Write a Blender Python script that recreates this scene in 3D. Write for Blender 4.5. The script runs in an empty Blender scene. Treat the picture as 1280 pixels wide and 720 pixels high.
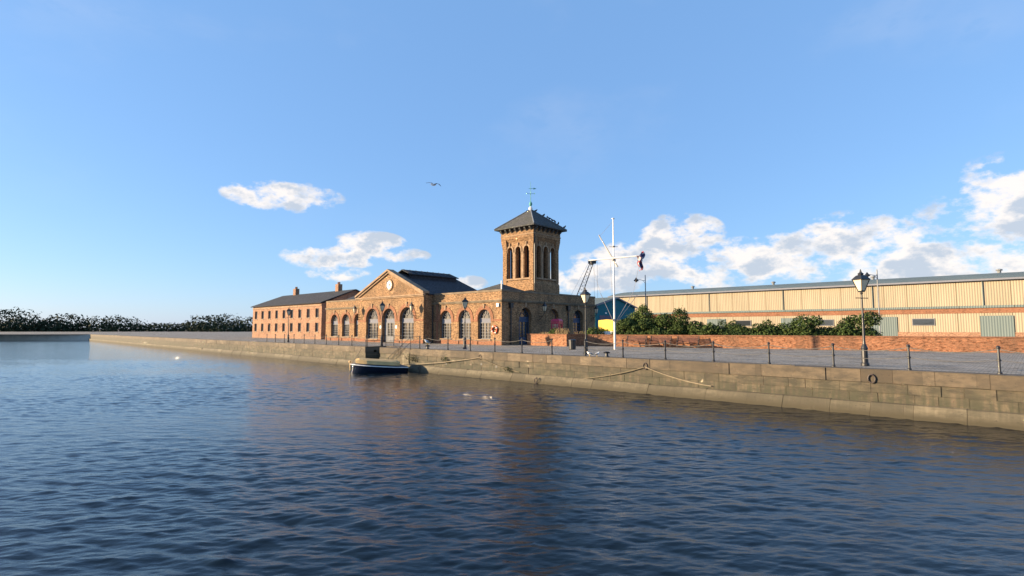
import bpy, bmesh, math, random
import numpy as np
from mathutils import Vector, Matrix, noise as mnoise
random.seed(7)
R = math.radians
S = bpy.context.scene
COL = S.collection

# ------------------------------------------------------------------ camera, sky, sun, exposure
EYE = 1.7
cam_d = bpy.data.cameras.new('camera'); cam = bpy.data.objects.new('camera', cam_d); COL.objects.link(cam)
cam.location = (0, 0, EYE); cam.rotation_euler = (R(90) + math.atan(51/665), 0, 0)
cam_d.sensor_width = 36; cam_d.lens = 36*665/1280; cam_d.clip_end = 9000; cam_d.clip_start = .1
S.camera = cam
S.view_settings.view_transform = 'Standard'; S.view_settings.look = 'None'
S.view_settings.exposure = 1.42; S.view_settings.gamma = 1
S.cycles.sample_clamp_indirect = 0; S.cycles.blur_glossy = .05

SUN_EL = R(11.5); SUN_AZ = R(-91)          # azimuth from +Y, clockwise positive: the sun stands to the left
SKY_STRENGTH = 0.064
sd = bpy.data.lights.new('sun', 'SUN'); sd.energy = 5.0; sd.angle = R(.55); sd.color = (1.0, .775, .50)
sun = bpy.data.objects.new('sun', sd); COL.objects.link(sun)
sv = Vector((math.sin(SUN_AZ)*math.cos(SUN_EL), math.cos(SUN_AZ)*math.cos(SUN_EL), math.sin(SUN_EL)))
sun.rotation_euler = sv.to_track_quat('Z', 'Y').to_euler()

world = bpy.data.worlds.new('World'); S.world = world; world.use_nodes = True
wt = world.node_tree; wn = wt.nodes; wl = wt.links
for n in list(wn): wn.remove(n)
def wN(t, **k):
    n = wn.new(t)
    for a, b in k.items(): setattr(n, a, b)
    return n
def wmath(op, a, b=None, clamp=False):
    n = wN('ShaderNodeMath', operation=op, use_clamp=clamp)
    for i, v in enumerate((a, b)):
        if v is None: continue
        if isinstance(v, (int, float)): n.inputs[i].default_value = v
        else: wl.new(v, n.inputs[i])
    return n.outputs[0]
def wmap(v, a, b, c=0, d=1, smooth=True):
    n = wN('ShaderNodeMapRange', interpolation_type='SMOOTHSTEP' if smooth else 'LINEAR')
    wl.new(v, n.inputs[0])
    for i, q in enumerate((a, b, c, d)): n.inputs[i+1].default_value = q
    return n.outputs[0]
sky = wN('ShaderNodeTexSky', sky_type='NISHITA', sun_disc=False)
sky.sun_elevation = SUN_EL; sky.sun_rotation = SUN_AZ; sky.altitude = 0
sky.air_density = 1.0; sky.dust_density = 0.35; sky.ozone_density = 2.6
tc = wN('ShaderNodeTexCoord'); sep = wN('ShaderNodeSeparateXYZ'); wl.new(tc.outputs['Generated'], sep.inputs[0])
X_, Y_, Z_ = sep.outputs
hyp = wmath('SQRT', wmath('ADD', wmath('MULTIPLY', X_, X_), wmath('MULTIPLY', Y_, Y_)))
el = wmath('DIVIDE', Z_, wmath('MAXIMUM', hyp, .001))
az = wmath('ARCTAN2', X_, Y_)
def fbm(scale, det, offset=(0, 0, 0), rough=.55):
    comb = wN('ShaderNodeCombineXYZ')
    wl.new(wmath('ADD', az, offset[0]), comb.inputs[0]); wl.new(wmath('MULTIPLY', wmath('ADD', el, offset[1]), 1.55), comb.inputs[1]); comb.inputs[2].default_value = offset[2]
    n = wN('ShaderNodeTexNoise'); n.inputs['Scale'].default_value = scale; n.inputs['Detail'].default_value = det; n.inputs['Roughness'].default_value = rough
    wl.new(comb.outputs[0], n.inputs['Vector']); return n.outputs[0]
def blob(a0, e0, ra, re):
    u = wmath('DIVIDE', wmath('SUBTRACT', az, a0), ra); v = wmath('DIVIDE', wmath('SUBTRACT', el, e0), re)
    q = wmath('ADD', wmath('MULTIPLY', u, u), wmath('MULTIPLY', v, v))
    return wmap(q, 0.0, 1.0, 1.0, 0.0)
# clouds: (azimuth, elevation, half widths); each is a swelling in one noise field
BL = [(-.262, .150, .085, .036), (-.225, .136, .085, .020), (-.33, .128, .10, .03), (-.085, .083, .05, .022),
      (-.315, .098, .07, .018), (-.41, .232, .12, .036),
      (.135, .105, .06, .045), (.215, .105, .10, .05), (.30, .14, .09, .085), (.33, .165, .07, .05), (.20, .12, .07, .05), (.12, .09, .10, .035), (.40, .11, .12, .06),
      (.56, .13, .15, .07), (.76, .17, .13, .09), (.70, .09, .22, .06)]
mass = None
for b in BL:
    q = blob(*b); mass = q if mass is None else wmath('MAXIMUM', mass, q)
n1 = fbm(13, 10, (3.1, 1.7, .3), .60)
n2 = fbm(13, 10, (3.1+.022, 1.7-.026, .3), .60)
dens = wmath('ADD', wmath('MULTIPLY', mass, .72), wmath('MULTIPLY', wmath('MULTIPLY', wmath('SUBTRACT', n1, .49), 3.6), wmap(mass, 0, .3)))
mask = wmap(dens, .22, .74)
lit = wmap(wmath('ADD', wmath('MULTIPLY', wmath('SUBTRACT', n2, n1), 3.0), wmath('MULTIPLY', wmath('SUBTRACT', 1.15, dens), .16)), -.42, .22)
ccol = wN('ShaderNodeMix', data_type='RGBA'); wl.new(lit, ccol.inputs[0])
ccol.inputs['A'].default_value = (3.5, 3.9, 4.5, 1); ccol.inputs['B'].default_value = (6.4, 5.95, 5.6, 1)
# faint thin streaks high up
thin = wmath('MULTIPLY', wmap(fbm(3.2, 5, (9.1, 2.2, 1.0), .5), .5, .8), .10)
mask = wmath('MAXIMUM', wmath('MULTIPLY', mask, .93), wmath('MULTIPLY', thin, wmap(el, 0.05, .5)))
tint = wN('ShaderNodeMix', data_type='RGBA', blend_type='MULTIPLY'); tint.inputs[0].default_value = 1
tint.inputs['B'].default_value = (1.50, 1.48, 1.55, 1); wl.new(sky.outputs[0], tint.inputs['A'])
even = wN('ShaderNodeMix', data_type='RGBA'); even.inputs[0].default_value = .6; wl.new(tint.outputs['Result'], even.inputs['A']); even.inputs['B'].default_value = (1.45, 3.0, 5.75, 1)
mixw = wN('ShaderNodeMix', data_type='RGBA'); wl.new(mask, mixw.inputs[0]); wl.new(even.outputs['Result'], mixw.inputs['A']); wl.new(ccol.outputs['Result'], mixw.inputs['B'])
bg = wN('ShaderNodeBackground'); bg.inputs[1].default_value = SKY_STRENGTH; wl.new(mixw.outputs['Result'], bg.inputs[0])
wo = wN('ShaderNodeOutputWorld'); wl.new(bg.outputs[0], wo.inputs[0])

# ------------------------------------------------------------------ helpers
def meta(o, label=None, cat=None, group=None, kind=None):
    if label: o['label'] = label
    if cat: o['category'] = cat
    if group: o['group'] = group
    if kind: o['kind'] = kind
    return o
def thing(name, loc, rz, label, cat, group=None):
    o = bpy.data.objects.new(name, None); COL.objects.link(o); o.location = loc; o.rotation_euler = (0, 0, rz)
    o.empty_display_size = .2
    return meta(o, label, cat, group)
def copy_tree(o, parent=None):
    c = o.copy(); COL.objects.link(c)
    if parent: c.parent = parent
    for ch in list(o.children): copy_tree(ch, c)
    return c

class MB:
    """collects shapes; build() links them as one mesh object"""
    def __init__(s): s.v = []; s.f = []
    def add(s, vs, fs):
        k = len(s.v); s.v += [tuple(v) for v in vs]; s.f += [tuple(i+k for i in f) for f in fs]; return s
    def box(s, x0, x1, y0, y1, z0, z1):
        return s.add([(x0,y0,z0),(x1,y0,z0),(x1,y1,z0),(x0,y1,z0),(x0,y0,z1),(x1,y0,z1),(x1,y1,z1),(x0,y1,z1)],
                     [(0,3,2,1),(4,5,6,7),(0,1,5,4),(1,2,6,5),(2,3,7,6),(3,0,4,7)])
    def bar(s, a, b, w, h=None):
        """square section bar from a to b"""
        h = h or w; a = Vector(a); b = Vector(b); d = (b-a).normalized()
        up = Vector((0,0,1)) if abs(d.z) < .95 else Vector((0,1,0))
        sx = d.cross(up).normalized()*w/2; sy = sx.cross(d).normalized()*h/2
        vs = [p+i*sx+j*sy for p in (a, b) for i, j in ((-1,-1),(1,-1),(1,1),(-1,1))]
        return s.add(vs, [(3,2,1,0),(4,5,6,7),(0,1,5,4),(1,2,6,5),(2,3,7,6),(3,0,4,7)])
    def tube(s, pts, r, n=8, close=False):
        pts = [Vector(p) for p in pts]; m = len(pts); rs = r if isinstance(r, (list, tuple)) else [r]*m
        vs = []; fs = []
        for i, p in enumerate(pts):
            if close: d = (pts[(i+1) % m]-pts[i-1]).normalized()
            else: d = (pts[min(i+1, m-1)]-pts[max(i-1, 0)]).normalized()
            up = Vector((0,0,1)) if abs(d.z) < .9 else Vector((0,1,0))
            a = d.cross(up).normalized(); b = a.cross(d)
            for k in range(n):
                t = 2*math.pi*k/n; vs.append(p+(a*math.cos(t)+b*math.sin(t))*rs[i])
        for i in range(m if close else m-1):
            j = (i+1) % m
            for k in range(n): fs.append((i*n+k, i*n+(k+1) % n, j*n+(k+1) % n, j*n+k))
        if not close: fs += [tuple(range(n-1, -1, -1)), tuple((m-1)*n+k for k in range(n))]
        return s.add(vs, fs)
    def lathe(s, prof, c=(0,0,0), n=14, phase=0):
        vs = []; fs = []; m = len(prof)
        for r, z in prof:
            for k in range(n):
                t = 2*math.pi*k/n+phase; vs.append((c[0]+r*math.cos(t), c[1]+r*math.sin(t), c[2]+z))
        for i in range(m-1):
            for k in range(n): fs.append((i*n+k, i*n+(k+1) % n, (i+1)*n+(k+1) % n, (i+1)*n+k))
        fs += [tuple(range(n-1, -1, -1)), tuple((m-1)*n+k for k in range(n))]
        return s.add(vs, fs)
    def prism(s, poly, z0, z1):
        n = len(poly)
        vs = [(x, y, z0) for x, y in poly]+[(x, y, z1) for x, y in poly]
        return s.add(vs, [tuple(range(n-1, -1, -1)), tuple(range(n, 2*n))]+[(i, (i+1) % n, n+(i+1) % n, n+i) for i in range(n)])
    def slab(s, a, b, c, d, t):
        """sheet through four corners given thickness t downwards along its normal"""
        a, b, c, d = map(Vector, (a, b, c, d)); nrm = (b-a).cross(d-a).normalized()*t
        vs = [a, b, c, d, a-nrm, b-nrm, c-nrm, d-nrm]
        return s.add(vs, [(0,1,2,3),(7,6,5,4),(0,4,5,1),(1,5,6,2),(2,6,7,3),(3,7,4,0)])
    def build(s, name, mat, parent=None, xf=None, smooth=False, bevel=0):
        me = bpy.data.meshes.new(name)
        me.from_pydata([xf(*v) for v in s.v] if xf else s.v, [], s.f)
        bm = bmesh.new(); bm.from_mesh(me); bmesh.ops.recalc_face_normals(bm, faces=bm.faces)
        if bevel: bmesh.ops.bevel(bm, geom=list(bm.edges), offset=bevel, segments=1, affect='EDGES', clamp_overlap=True)
        bm.to_mesh(me); bm.free()
        if smooth:
            for p in me.polygons: p.use_smooth = True
        me.materials.append(mat)
        o = bpy.data.objects.new(name, me); COL.objects.link(o)
        if parent: o.parent = parent
        return o

def split_build(mb, name, m, parent=None, xf=None):
    """one object per run of touching vertices"""
    par = list(range(len(mb.v)))
    def find(i):
        while par[i] != i: par[i] = par[par[i]]; i = par[i]
        return i
    for f in mb.f:
        for i in f[1:]: par[find(i)] = find(f[0])
    gr = {}
    for f in mb.f: gr.setdefault(find(f[0]), []).append(f)
    for fs in gr.values():
        ids = sorted({i for f in fs for i in f}); mp = {i: k for k, i in enumerate(ids)}; q = MB(); q.v = [mb.v[i] for i in ids]; q.f = [tuple(mp[i] for i in f) for f in fs]; q.build(name, m, parent, xf)

def holed(outline, holes, depth):
    """thick sheet with holes; returns (verts, faces), x = along, y = depth from 0 inwards, z = up"""
    cu = bpy.data.curves.new('tmp', 'CURVE'); cu.dimensions = '2D'; cu.fill_mode = 'BOTH'; cu.extrude = depth/2
    for poly in [outline]+holes:
        sp = cu.splines.new('POLY'); sp.points.add(len(poly)-1); sp.use_cyclic_u = True
        for i, (x, y) in enumerate(poly): sp.points[i].co = (x, y, 0, 1)
    ob = bpy.data.objects.new('tmp', cu); COL.objects.link(ob)
    dg = bpy.context.evaluated_depsgraph_get(); me = bpy.data.meshes.new_from_object(ob.evaluated_get(dg))
    vs = [(v.co.x, depth/2-v.co.z, v.co.y) for v in me.vertices]; fs = [tuple(p.vertices) for p in me.polygons]
    bpy.data.objects.remove(ob); bpy.data.curves.remove(cu); bpy.data.meshes.remove(me)
    return vs, fs
def arch(cx, w, z0, zs, n=18):
    r = w/2
    return [(cx-r, z0), (cx+r, z0)]+[(cx+r*math.cos(math.pi*i/n), zs+r*math.sin(math.pi*i/n)) for i in range(n+1)]

# ------------------------------------------------------------------ materials
def mat(name):
    m = bpy.data.materials.new(name); m.use_nodes = True; nt = m.node_tree; b = nt.nodes['Principled BSDF']
    return m, nt, b
def nd(nt, t, **k):
    n = nt.nodes.new(t)
    for a, b in k.items(): setattr(n, a, b)
    return n
def noise_n(nt, vec, scale, det=4, rough=.55):
    n = nd(nt, 'ShaderNodeTexNoise'); n.inputs['Scale'].default_value = scale; n.inputs['Detail'].default_value = det; n.inputs['Roughness'].default_value = rough
    if vec: nt.links.new(vec, n.inputs['Vector'])
    return n.outputs[0]
def ramp(nt, fac, stops):
    n = nd(nt, 'ShaderNodeValToRGB'); e = n.color_ramp.elements
    while len(e) < len(stops): e.new(.5)
    for i, (p, c) in enumerate(stops): e[i].position = p; e[i].color = (*c, 1)
    nt.links.new(fac, n.inputs[0]); return n.outputs[0]
def mixc(nt, f, a, b, mode='MIX'):
    n = nd(nt, 'ShaderNodeMix', data_type='RGBA', blend_type=mode)
    for k, v in ((0, f), ('A', a), ('B', b)):
        if isinstance(v, (int, float)): n.inputs[k].default_value = v
        elif isinstance(v, tuple): n.inputs[k].default_value = (*v, 1)
        else: nt.links.new(v, n.inputs[k])
    return n.outputs['Result']
def bump(nt, b, h, strength=.3, dist=.02):
    n = nd(nt, 'ShaderNodeBump'); n.inputs['Strength'].default_value = strength; n.inputs['Distance'].default_value = dist
    nt.links.new(h, n.inputs['Height']); nt.links.new(n.outputs[0], b.inputs['Normal'])
def objco(nt): return nd(nt, 'ShaderNodeTexCoord').outputs['Object']
def wallco(nt):
    """(x+y, z): walls run along the local axes"""
    s = nd(nt, 'ShaderNodeSeparateXYZ'); nt.links.new(objco(nt), s.inputs[0])
    a = nd(nt, 'ShaderNodeMath', operation='ADD'); nt.links.new(s.outputs[0], a.inputs[0]); nt.links.new(s.outputs[1], a.inputs[1])
    c = nd(nt, 'ShaderNodeCombineXYZ'); nt.links.new(a.outputs[0], c.inputs[0]); nt.links.new(s.outputs[2], c.inputs[1])
    return c.outputs[0], s.outputs[2]
def scaled(nt, vec, sc):
    n = nd(nt, 'ShaderNodeMapping'); n.inputs['Scale'].default_value = sc; nt.links.new(vec, n.inputs[0]); return n.outputs[0]

def plain(name, col, rough=.6, metal=0, var=.25, sc=3.0, bstr=.1, spec=.5, coat=0):
    m, nt, b = mat(name); o = objco(nt)
    n = noise_n(nt, o, sc, 5); lo = tuple(c*(1-var) for c in col); hi = tuple(min(1, c*(1+var)) for c in col)
    nt.links.new(ramp(nt, n, [(.3, lo), (.7, hi)]), b.inputs['Base Color'])
    b.inputs['Roughness'].default_value = rough; b.inputs['Metallic'].default_value = metal; b.inputs['Specular IOR Level'].default_value = spec
    if bstr: bump(nt, b, noise_n(nt, o, sc*9, 3), bstr, .01)
    return m
def brick(name, c1, c2, mortar, bw=.23, bh=.078, grime=.55, mott=1.0, dark=(.05,.04,.03), rowmix=.5):
    m, nt, b = mat(name); v, z = wallco(nt); o = objco(nt)
    br = nd(nt, 'ShaderNodeTexBrick'); nt.links.new(v, br.inputs['Vector'])
    br.inputs['Color1'].default_value = (*c1, 1); br.inputs['Color2'].default_value = (*c2, 1); br.inputs['Mortar'].default_value = (*mortar, 1)
    br.inputs['Scale'].default_value = 1; br.inputs['Mortar Size'].default_value = .010; br.inputs['Mortar Smooth'].default_value = .3
    br.inputs['Brick Width'].default_value = bw; br.inputs['Row Height'].default_value = bh; br.inputs['Bias'].default_value = 0
    # dark headers and pale bricks scattered in the courses
    n1 = noise_n(nt, scaled(nt, v, (2.9, 8.0, 1)), 1.0, 4, .8)
    col = mixc(nt, ramp(nt, n1, [(.50, (0,0,0)), (.57, (min(.9, .78*mott),)*3)]), br.outputs['Color'], tuple(c*.30 for c in c1))
    n2 = noise_n(nt, scaled(nt, v, (2.9, 6.8, 1)), 1.3, 4, .8)
    col = mixc(nt, ramp(nt, n2, [(.50, (0,0,0)), (.62, (.6*mott,)*3)]), col, tuple(min(1, c*1.7) for c in c2))
    n3 = noise_n(nt, o, .55, 5, .6)
    col = mixc(nt, ramp(nt, n3, [(.44, (0,0,0)), (.72, (grime,)*3)]), col, dark)
    n4 = noise_n(nt, scaled(nt, o, (1.7, 1.7, .22)), 1.6, 4, .6)     # run-down streaks
    col = mixc(nt, ramp(nt, n4, [(.52, (0,0,0)), (.74, (grime*.7,)*3)]), col, dark)
    nt.links.new(col, b.inputs['Base Color']); b.inputs['Roughness'].default_value = .9; b.inputs['Specular IOR Level'].default_value = .2
    bump(nt, b, n1, .5, .03)
    return m
M = {}
M['brick'] = brick('yellow_brown_brick', (.26,.142,.066), (.34,.20,.102), (.19,.145,.10), grime=.6, mott=1.25)
M['brick_tower'] = brick('tower_brick', (.255,.138,.063), (.33,.192,.098), (.19,.145,.10), grime=.5, mott=1.2)
M['redbrick'] = brick('orange_red_brick', (.235,.09,.048), (.29,.125,.07), (.26,.17,.11), grime=.35, mott=.6)
M['wallbrick'] = brick('low_wall_brick', (.30,.115,.055), (.37,.16,.08), (.25,.18,.12), grime=.5, mott=1.1)
M['farbrick'] = brick('warehouse_brick', (.30,.15,.09), (.38,.20,.12), (.30,.24,.18), grime=.4)
M['sandstone'] = plain('sandstone_trim', (.27,.18,.11), .9, var=.35, sc=1.7, bstr=.3)
M['coping'] = plain('coping_stone', (.17,.125,.08), .9, var=.35, sc=1.3, bstr=.4)
M['slate'] = brick('slate', (.035,.038,.046), (.055,.058,.068), (.02,.02,.025), bw=.3, bh=.22, grime=.3, mott=.5, dark=(.03,.035,.02))
M['slate_tower'] = brick('tower_slate', (.065,.066,.07), (.095,.094,.092), (.05,.05,.05), bw=.4, bh=.28, grime=.5, mott=.8, dark=(.05,.055,.03))
M['sooty_shadowed_stone'] = plain('sooty_shadowed_cornice', (.15,.115,.075), .9, var=.4, sc=1.6, bstr=.4)  # tone holds soot plus the shadow of the cornice, painted in
M['lead'] = plain('lead', (.16,.17,.18), .55, var=.2)
M['white_paint'] = plain('white_paint', (.78,.76,.72), .45, var=.06)
M['frame_paint'] = plain('window_frame_paint', (.20,.20,.205), .85, var=.12, spec=.08)
M['panel_paint'] = plain('transom_paint', (.19,.195,.225), .85, var=.08, spec=.08)
M['blue_paint'] = plain('dark_blue_paint', (.022,.05,.11), .5, var=.2)
M['iron'] = plain('black_iron', (.018,.018,.02), .45, var=.4, bstr=.15)
M['rusty'] = plain('weathered_iron', (.05,.035,.03), .6, var=.5, bstr=.3)
M['navy'] = plain('navy_hull', (.012,.018,.035), .25, var=.2, bstr=0)
M['tan'] = plain('tan_cover', (.62,.40,.165), .8, var=.12, sc=2, bstr=.3)
M['greycloth'] = plain('grey_cover', (.10,.10,.11), .8, var=.2)
M['wood'] = plain('bench_wood', (.11,.042,.028), .6, var=.35, sc=6)  # wood colour darkened to include the shade on the slats
M['red'] = plain('phone_box_red', (.45,.006,.05), .35, var=.15, bstr=0)
M['ring_red'] = plain('life_ring_orange', (.60,.09,.03), .5, var=.1, bstr=0)
M['yellow'] = plain('yellow_panels', (.62,.40,.01), .5, var=.06, bstr=0)
M['chain'] = plain('galvanised_chain', (.13,.12,.105), .6, var=.3)
M['rope'] = plain('pale_rope', (.25,.20,.13), .9, var=.2)
M['mossrope'] = plain('dark_rope', (.16,.13,.08), .9, var=.3)
M['verdigris'] = plain('verdigris', (.10,.34,.28), .7, var=.3)
M['bird_white'] = plain('gull_white', (.80,.80,.78), .7, var=.08, bstr=0)
M['bird_grey'] = plain('gull_grey', (.035,.037,.045), .7, var=.2, bstr=0)
M['beak'] = plain('gull_beak', (.65,.38,.03), .5, var=.1, bstr=0)
M['pigeon'] = plain('pigeon_grey', (.03,.03,.035), .7, var=.3, bstr=0)
M['bark'] = plain('bark', (.07,.05,.035), .95, var=.4, sc=8, bstr=.6)
M['lamp_glass'] = plain('lamp_glass_pale', (.70,.58,.40), .25, var=.1, bstr=0)
M['mast'] = plain('mast_white', (.62,.61,.59), .35, var=.05, bstr=0)
M['yard_grey'] = plain('gaff_grey', (.16,.17,.18), .5, var=.2, bstr=0)
M['concrete'] = plain('pale_render', (.42,.39,.34), .9, var=.15, sc=.6)
def glassm(name, col):
    m, nt, b = mat(name); b.inputs['Base Color'].default_value = (*col, 1); b.inputs['Roughness'].default_value = .08; b.inputs['Specular IOR Level'].default_value = 1.0; b.inputs['IOR'].default_value = 1.6
    n = noise_n(nt, objco(nt), .9, 2); bump(nt, b, n, .13, .03)
    return m
M['glass'] = glassm('dark_glass', (.035,.035,.033))
M['glass_far'] = glassm('far_glass', (.03,.035,.04))
def corrug(name, col, col2, pitch=.3, seam=3.0):
    m, nt, b = mat(name); v, z = wallco(nt)
    w = nd(nt, 'ShaderNodeTexWave', wave_type='BANDS', bands_direction='X'); w.inputs['Scale'].default_value = .5/pitch*.63; nt.links.new(v, w.inputs['Vector'])
    n = noise_n(nt, scaled(nt, v, (1, .12, 1)), 1.1, 4)
    c = mixc(nt, n, col, col2)
    w2 = nd(nt, 'ShaderNodeTexBrick'); nt.links.new(v, w2.inputs['Vector']); w2.inputs['Brick Width'].default_value = seam; w2.inputs['Row Height'].default_value = 50
    w2.offset = 0; w2.inputs['Mortar Size'].default_value = .05; w2.inputs['Scale'].default_value = 1
    w2.inputs['Color1'].default_value = (1,1,1,1); w2.inputs['Color2'].default_value = (.88,.88,.88,1); w2.inputs['Mortar'].default_value = (.5,.47,.42,1)
    c = mixc(nt, 1.0, c, w2.outputs['Color'], 'MULTIPLY')
    nt.links.new(c, b.inputs['Base Color']); b.inputs['Roughness'].default_value = .7; b.inputs['Specular IOR Level'].default_value = .15; bump(nt, b, w.outputs[0], .6, .05)
    return m
M['cream'] = corrug('cream_cladding', (.42,.35,.25), (.27,.225,.155))
M['teal'] = corrug('teal_cladding', (.008,.125,.165), (.012,.155,.20), seam=6)
M['roofmetal'] = corrug('grey_green_roof', (.12,.16,.16), (.17,.20,.19), seam=6)

def setts():
    m, nt, b = mat('granite_setts'); g = nd(nt, 'ShaderNodeNewGeometry'); P = g.outputs['Position']
    mp = nd(nt, 'ShaderNodeMapping'); mp.inputs['Rotation'].default_value = (0,0,R(44.5)); nt.links.new(P, mp.inputs[0])
    br = nd(nt, 'ShaderNodeTexBrick'); nt.links.new(mp.outputs[0], br.inputs['Vector']); br.inputs['Scale'].default_value = 1
    br.inputs['Brick Width'].default_value = .26; br.inputs['Row Height'].default_value = .15; br.inputs['Mortar Size'].default_value = .014
    br.inputs['Color1'].default_value = (.25,.225,.19,1); br.inputs['Color2'].default_value = (.38,.345,.30,1); br.inputs['Mortar'].default_value = (.045,.04,.03,1)
    c = mixc(nt, ramp(nt, noise_n(nt, P, 2.5, 5, .7), [(.42, (0,0,0)), (.7, (.7,.7,.7))]), br.outputs['Color'], (.32,.28,.22))
    c = mixc(nt, ramp(nt, noise_n(nt, P, .5, 4), [(.45, (0,0,0)), (.7, (.6,.6,.6))]), c, (.065,.055,.042))
    c = mixc(nt, ramp(nt, noise_n(nt, P, 6, 3, .7), [(.5, (0,0,0)), (.62, (.55,.55,.55))]), c, (.46,.42,.36))
    nt.links.new(c, b.inputs['Base Color']); b.inputs['Roughness'].default_value = .9; b.inputs['Specular IOR Level'].default_value = .12
    h = mixc(nt, .5, br.outputs['Color'], noise_n(nt, P, 7, 3)); bump(nt, b, h, .9, .05)
    return m
M['setts'] = setts()
def quaystone(name, dx, light, dark_, course=5, length=40, wet=None):
    """ashlar courses running along direction dx (world)"""
    m, nt, b = mat(name); g = nd(nt, 'ShaderNodeNewGeometry'); P = g.outputs['Position']
    d = nd(nt, 'ShaderNodeVectorMath', operation='DOT_PRODUCT'); nt.links.new(P, d.inputs[0]); d.inputs[1].default_value = (dx[0], dx[1], 0)
    s = nd(nt, 'ShaderNodeSeparateXYZ'); nt.links.new(P, s.inputs[0])
    c = nd(nt, 'ShaderNodeCombineXYZ'); nt.links.new(d.outputs['Value'], c.inputs[0]); nt.links.new(s.outputs[2], c.inputs[1])
    wn2 = nd(nt, 'ShaderNodeTexNoise'); wn2.inputs['Scale'].default_value = .9; wn2.inputs['Detail'].default_value = 2; nt.links.new(c.outputs[0], wn2.inputs['Vector'])
    vs_ = nd(nt, 'ShaderNodeVectorMath', operation='MULTIPLY_ADD'); nt.links.new(wn2.outputs['Color'], vs_.inputs[0]); vs_.inputs[1].default_value = (.25,.02,0); nt.links.new(c.outputs[0], vs_.inputs[2]); v = vs_.outputs[0]
    br = nd(nt, 'ShaderNodeTexBrick'); nt.links.new(v, br.inputs['Vector']); br.inputs['Scale'].default_value = 1
    br.inputs['Brick Width'].default_value = length; br.inputs['Row Height'].default_value = course; br.inputs['Mortar Size'].default_value = .010; br.inputs['Mortar Smooth'].default_value = .6
    br.inputs['Color1'].default_value = (*light, 1); br.inputs['Color2'].default_value = (*tuple(q*.62 for q in light), 1); br.inputs['Mortar'].default_value = (.07,.055,.035,1)
    col = br.outputs['Color']
    rr = nd(nt, 'ShaderNodeMapRange'); nt.links.new(g.outputs['Random Per Island'], rr.inputs[0]); rr.inputs[3].default_value = .62; rr.inputs[4].default_value = 1.25
    hs = nd(nt, 'ShaderNodeHueSaturation'); nt.links.new(rr.outputs[0], hs.inputs['Value']); nt.links.new(col, hs.inputs['Color']); col = hs.outputs[0]
    n = noise_n(nt, scaled(nt, v, (1.2, 3.0, 1)), 1.2, 6, .65)
    col = mixc(nt, ramp(nt, n, [(.40, (0,0,0)), (.62, (.78,.78,.78))]), col, dark_)
    n2 = noise_n(nt, scaled(nt, v, (7, .6, 1)), 1.0, 4, .6)
    zr = nd(nt, 'ShaderNodeMapRange'); nt.links.new(s.outputs[2], zr.inputs[0]); zr.inputs[1].default_value = -.3; zr.inputs[2].default_value = -1.2; 
    mm = nd(nt, 'ShaderNodeMath', operation='MULTIPLY'); zr.inputs[4].default_value = .35 if name == 'quay_ledge_stone' else 1; nt.links.new(zr.outputs[0], mm.inputs[0]); nt.links.new(ramp(nt, n2, [(.36, (0,0,0)), (.56, (.85,.85,.85))]), mm.inputs[1])
    col = mixc(nt, mm.outputs[0], col, (.045,.045,.025))       # weed and tide stains
    n3 = noise_n(nt, scaled(nt, v, (5, 9, 1)), 1.0, 3, .7)
    col = mixc(nt, ramp(nt, n3, [(.64, (0,0,0)), (.70, (.8,.8,.8))]), col, (.03,.025,.02))
    # wet line at the water
    wz = nd(nt, 'ShaderNodeMapRange'); nt.links.new(s.outputs[2], wz.inputs[0]); wz.inputs[1].default_value = -1.50; wz.inputs[2].default_value = -1.78
    col = mixc(nt, wz.outputs[0], col, (.05,.04,.02))
    nt.links.new(col, b.inputs['Base Color']); b.inputs['Roughness'].default_value = .85
    bump(nt, b, mixc(nt, .4, br.outputs['Color'], n), .9, .06)
    return m
QD = (.7134, -.7008)                                  # the quay edge runs to the right and nearer
M['quay'] = quaystone('quay_ashlar', QD, (.145,.112,.07), (.028,.025,.018))
M['ledge'] = quaystone('quay_ledge_stone', QD, (.19,.155,.10), (.07,.058,.037), course=5, length=1.9)
M['kerb'] = quaystone('quay_coping_stone', QD, (.16,.12,.077), (.055,.044,.031), course=5, length=1.6)

def leafm(name, a, b_, c_):
    m, nt, b = mat(name); oi = nd(nt, 'ShaderNodeNewGeometry')
    n = noise_n(nt, oi.outputs['Position'], 2.3, 3, .6); r = oi.outputs['Random Per Island']
    col = ramp(nt, r, [(.0, a), (.55, b_), (1.0, c_)])
    col = mixc(nt, ramp(nt, n, [(.4, (0,0,0)), (.65, (.5,.5,.5))]), col, tuple(q*.6 for q in a))
    nt.links.new(col, b.inputs['Base Color']); b.inputs['Roughness'].default_value = .7; b.inputs['Specular IOR Level'].default_value = .1
    return m
M['leaf'] = leafm('hedge_leaves', (.026,.045,.014), (.048,.078,.022), (.10,.125,.038))
M['leaf2'] = leafm('shrub_leaves', (.045,.075,.02), (.08,.115,.03), (.14,.16,.05))
M['leaf3'] = leafm('tree_leaves', (.025,.036,.015), (.04,.056,.022), (.065,.075,.03))
M['leaf_far'] = leafm('distant_leaves', (.022,.034,.018), (.027,.040,.020), (.036,.050,.024))
M['drygrass'] = leafm('dry_stems', (.16,.11,.06), (.24,.17,.10), (.13,.13,.05))

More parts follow.
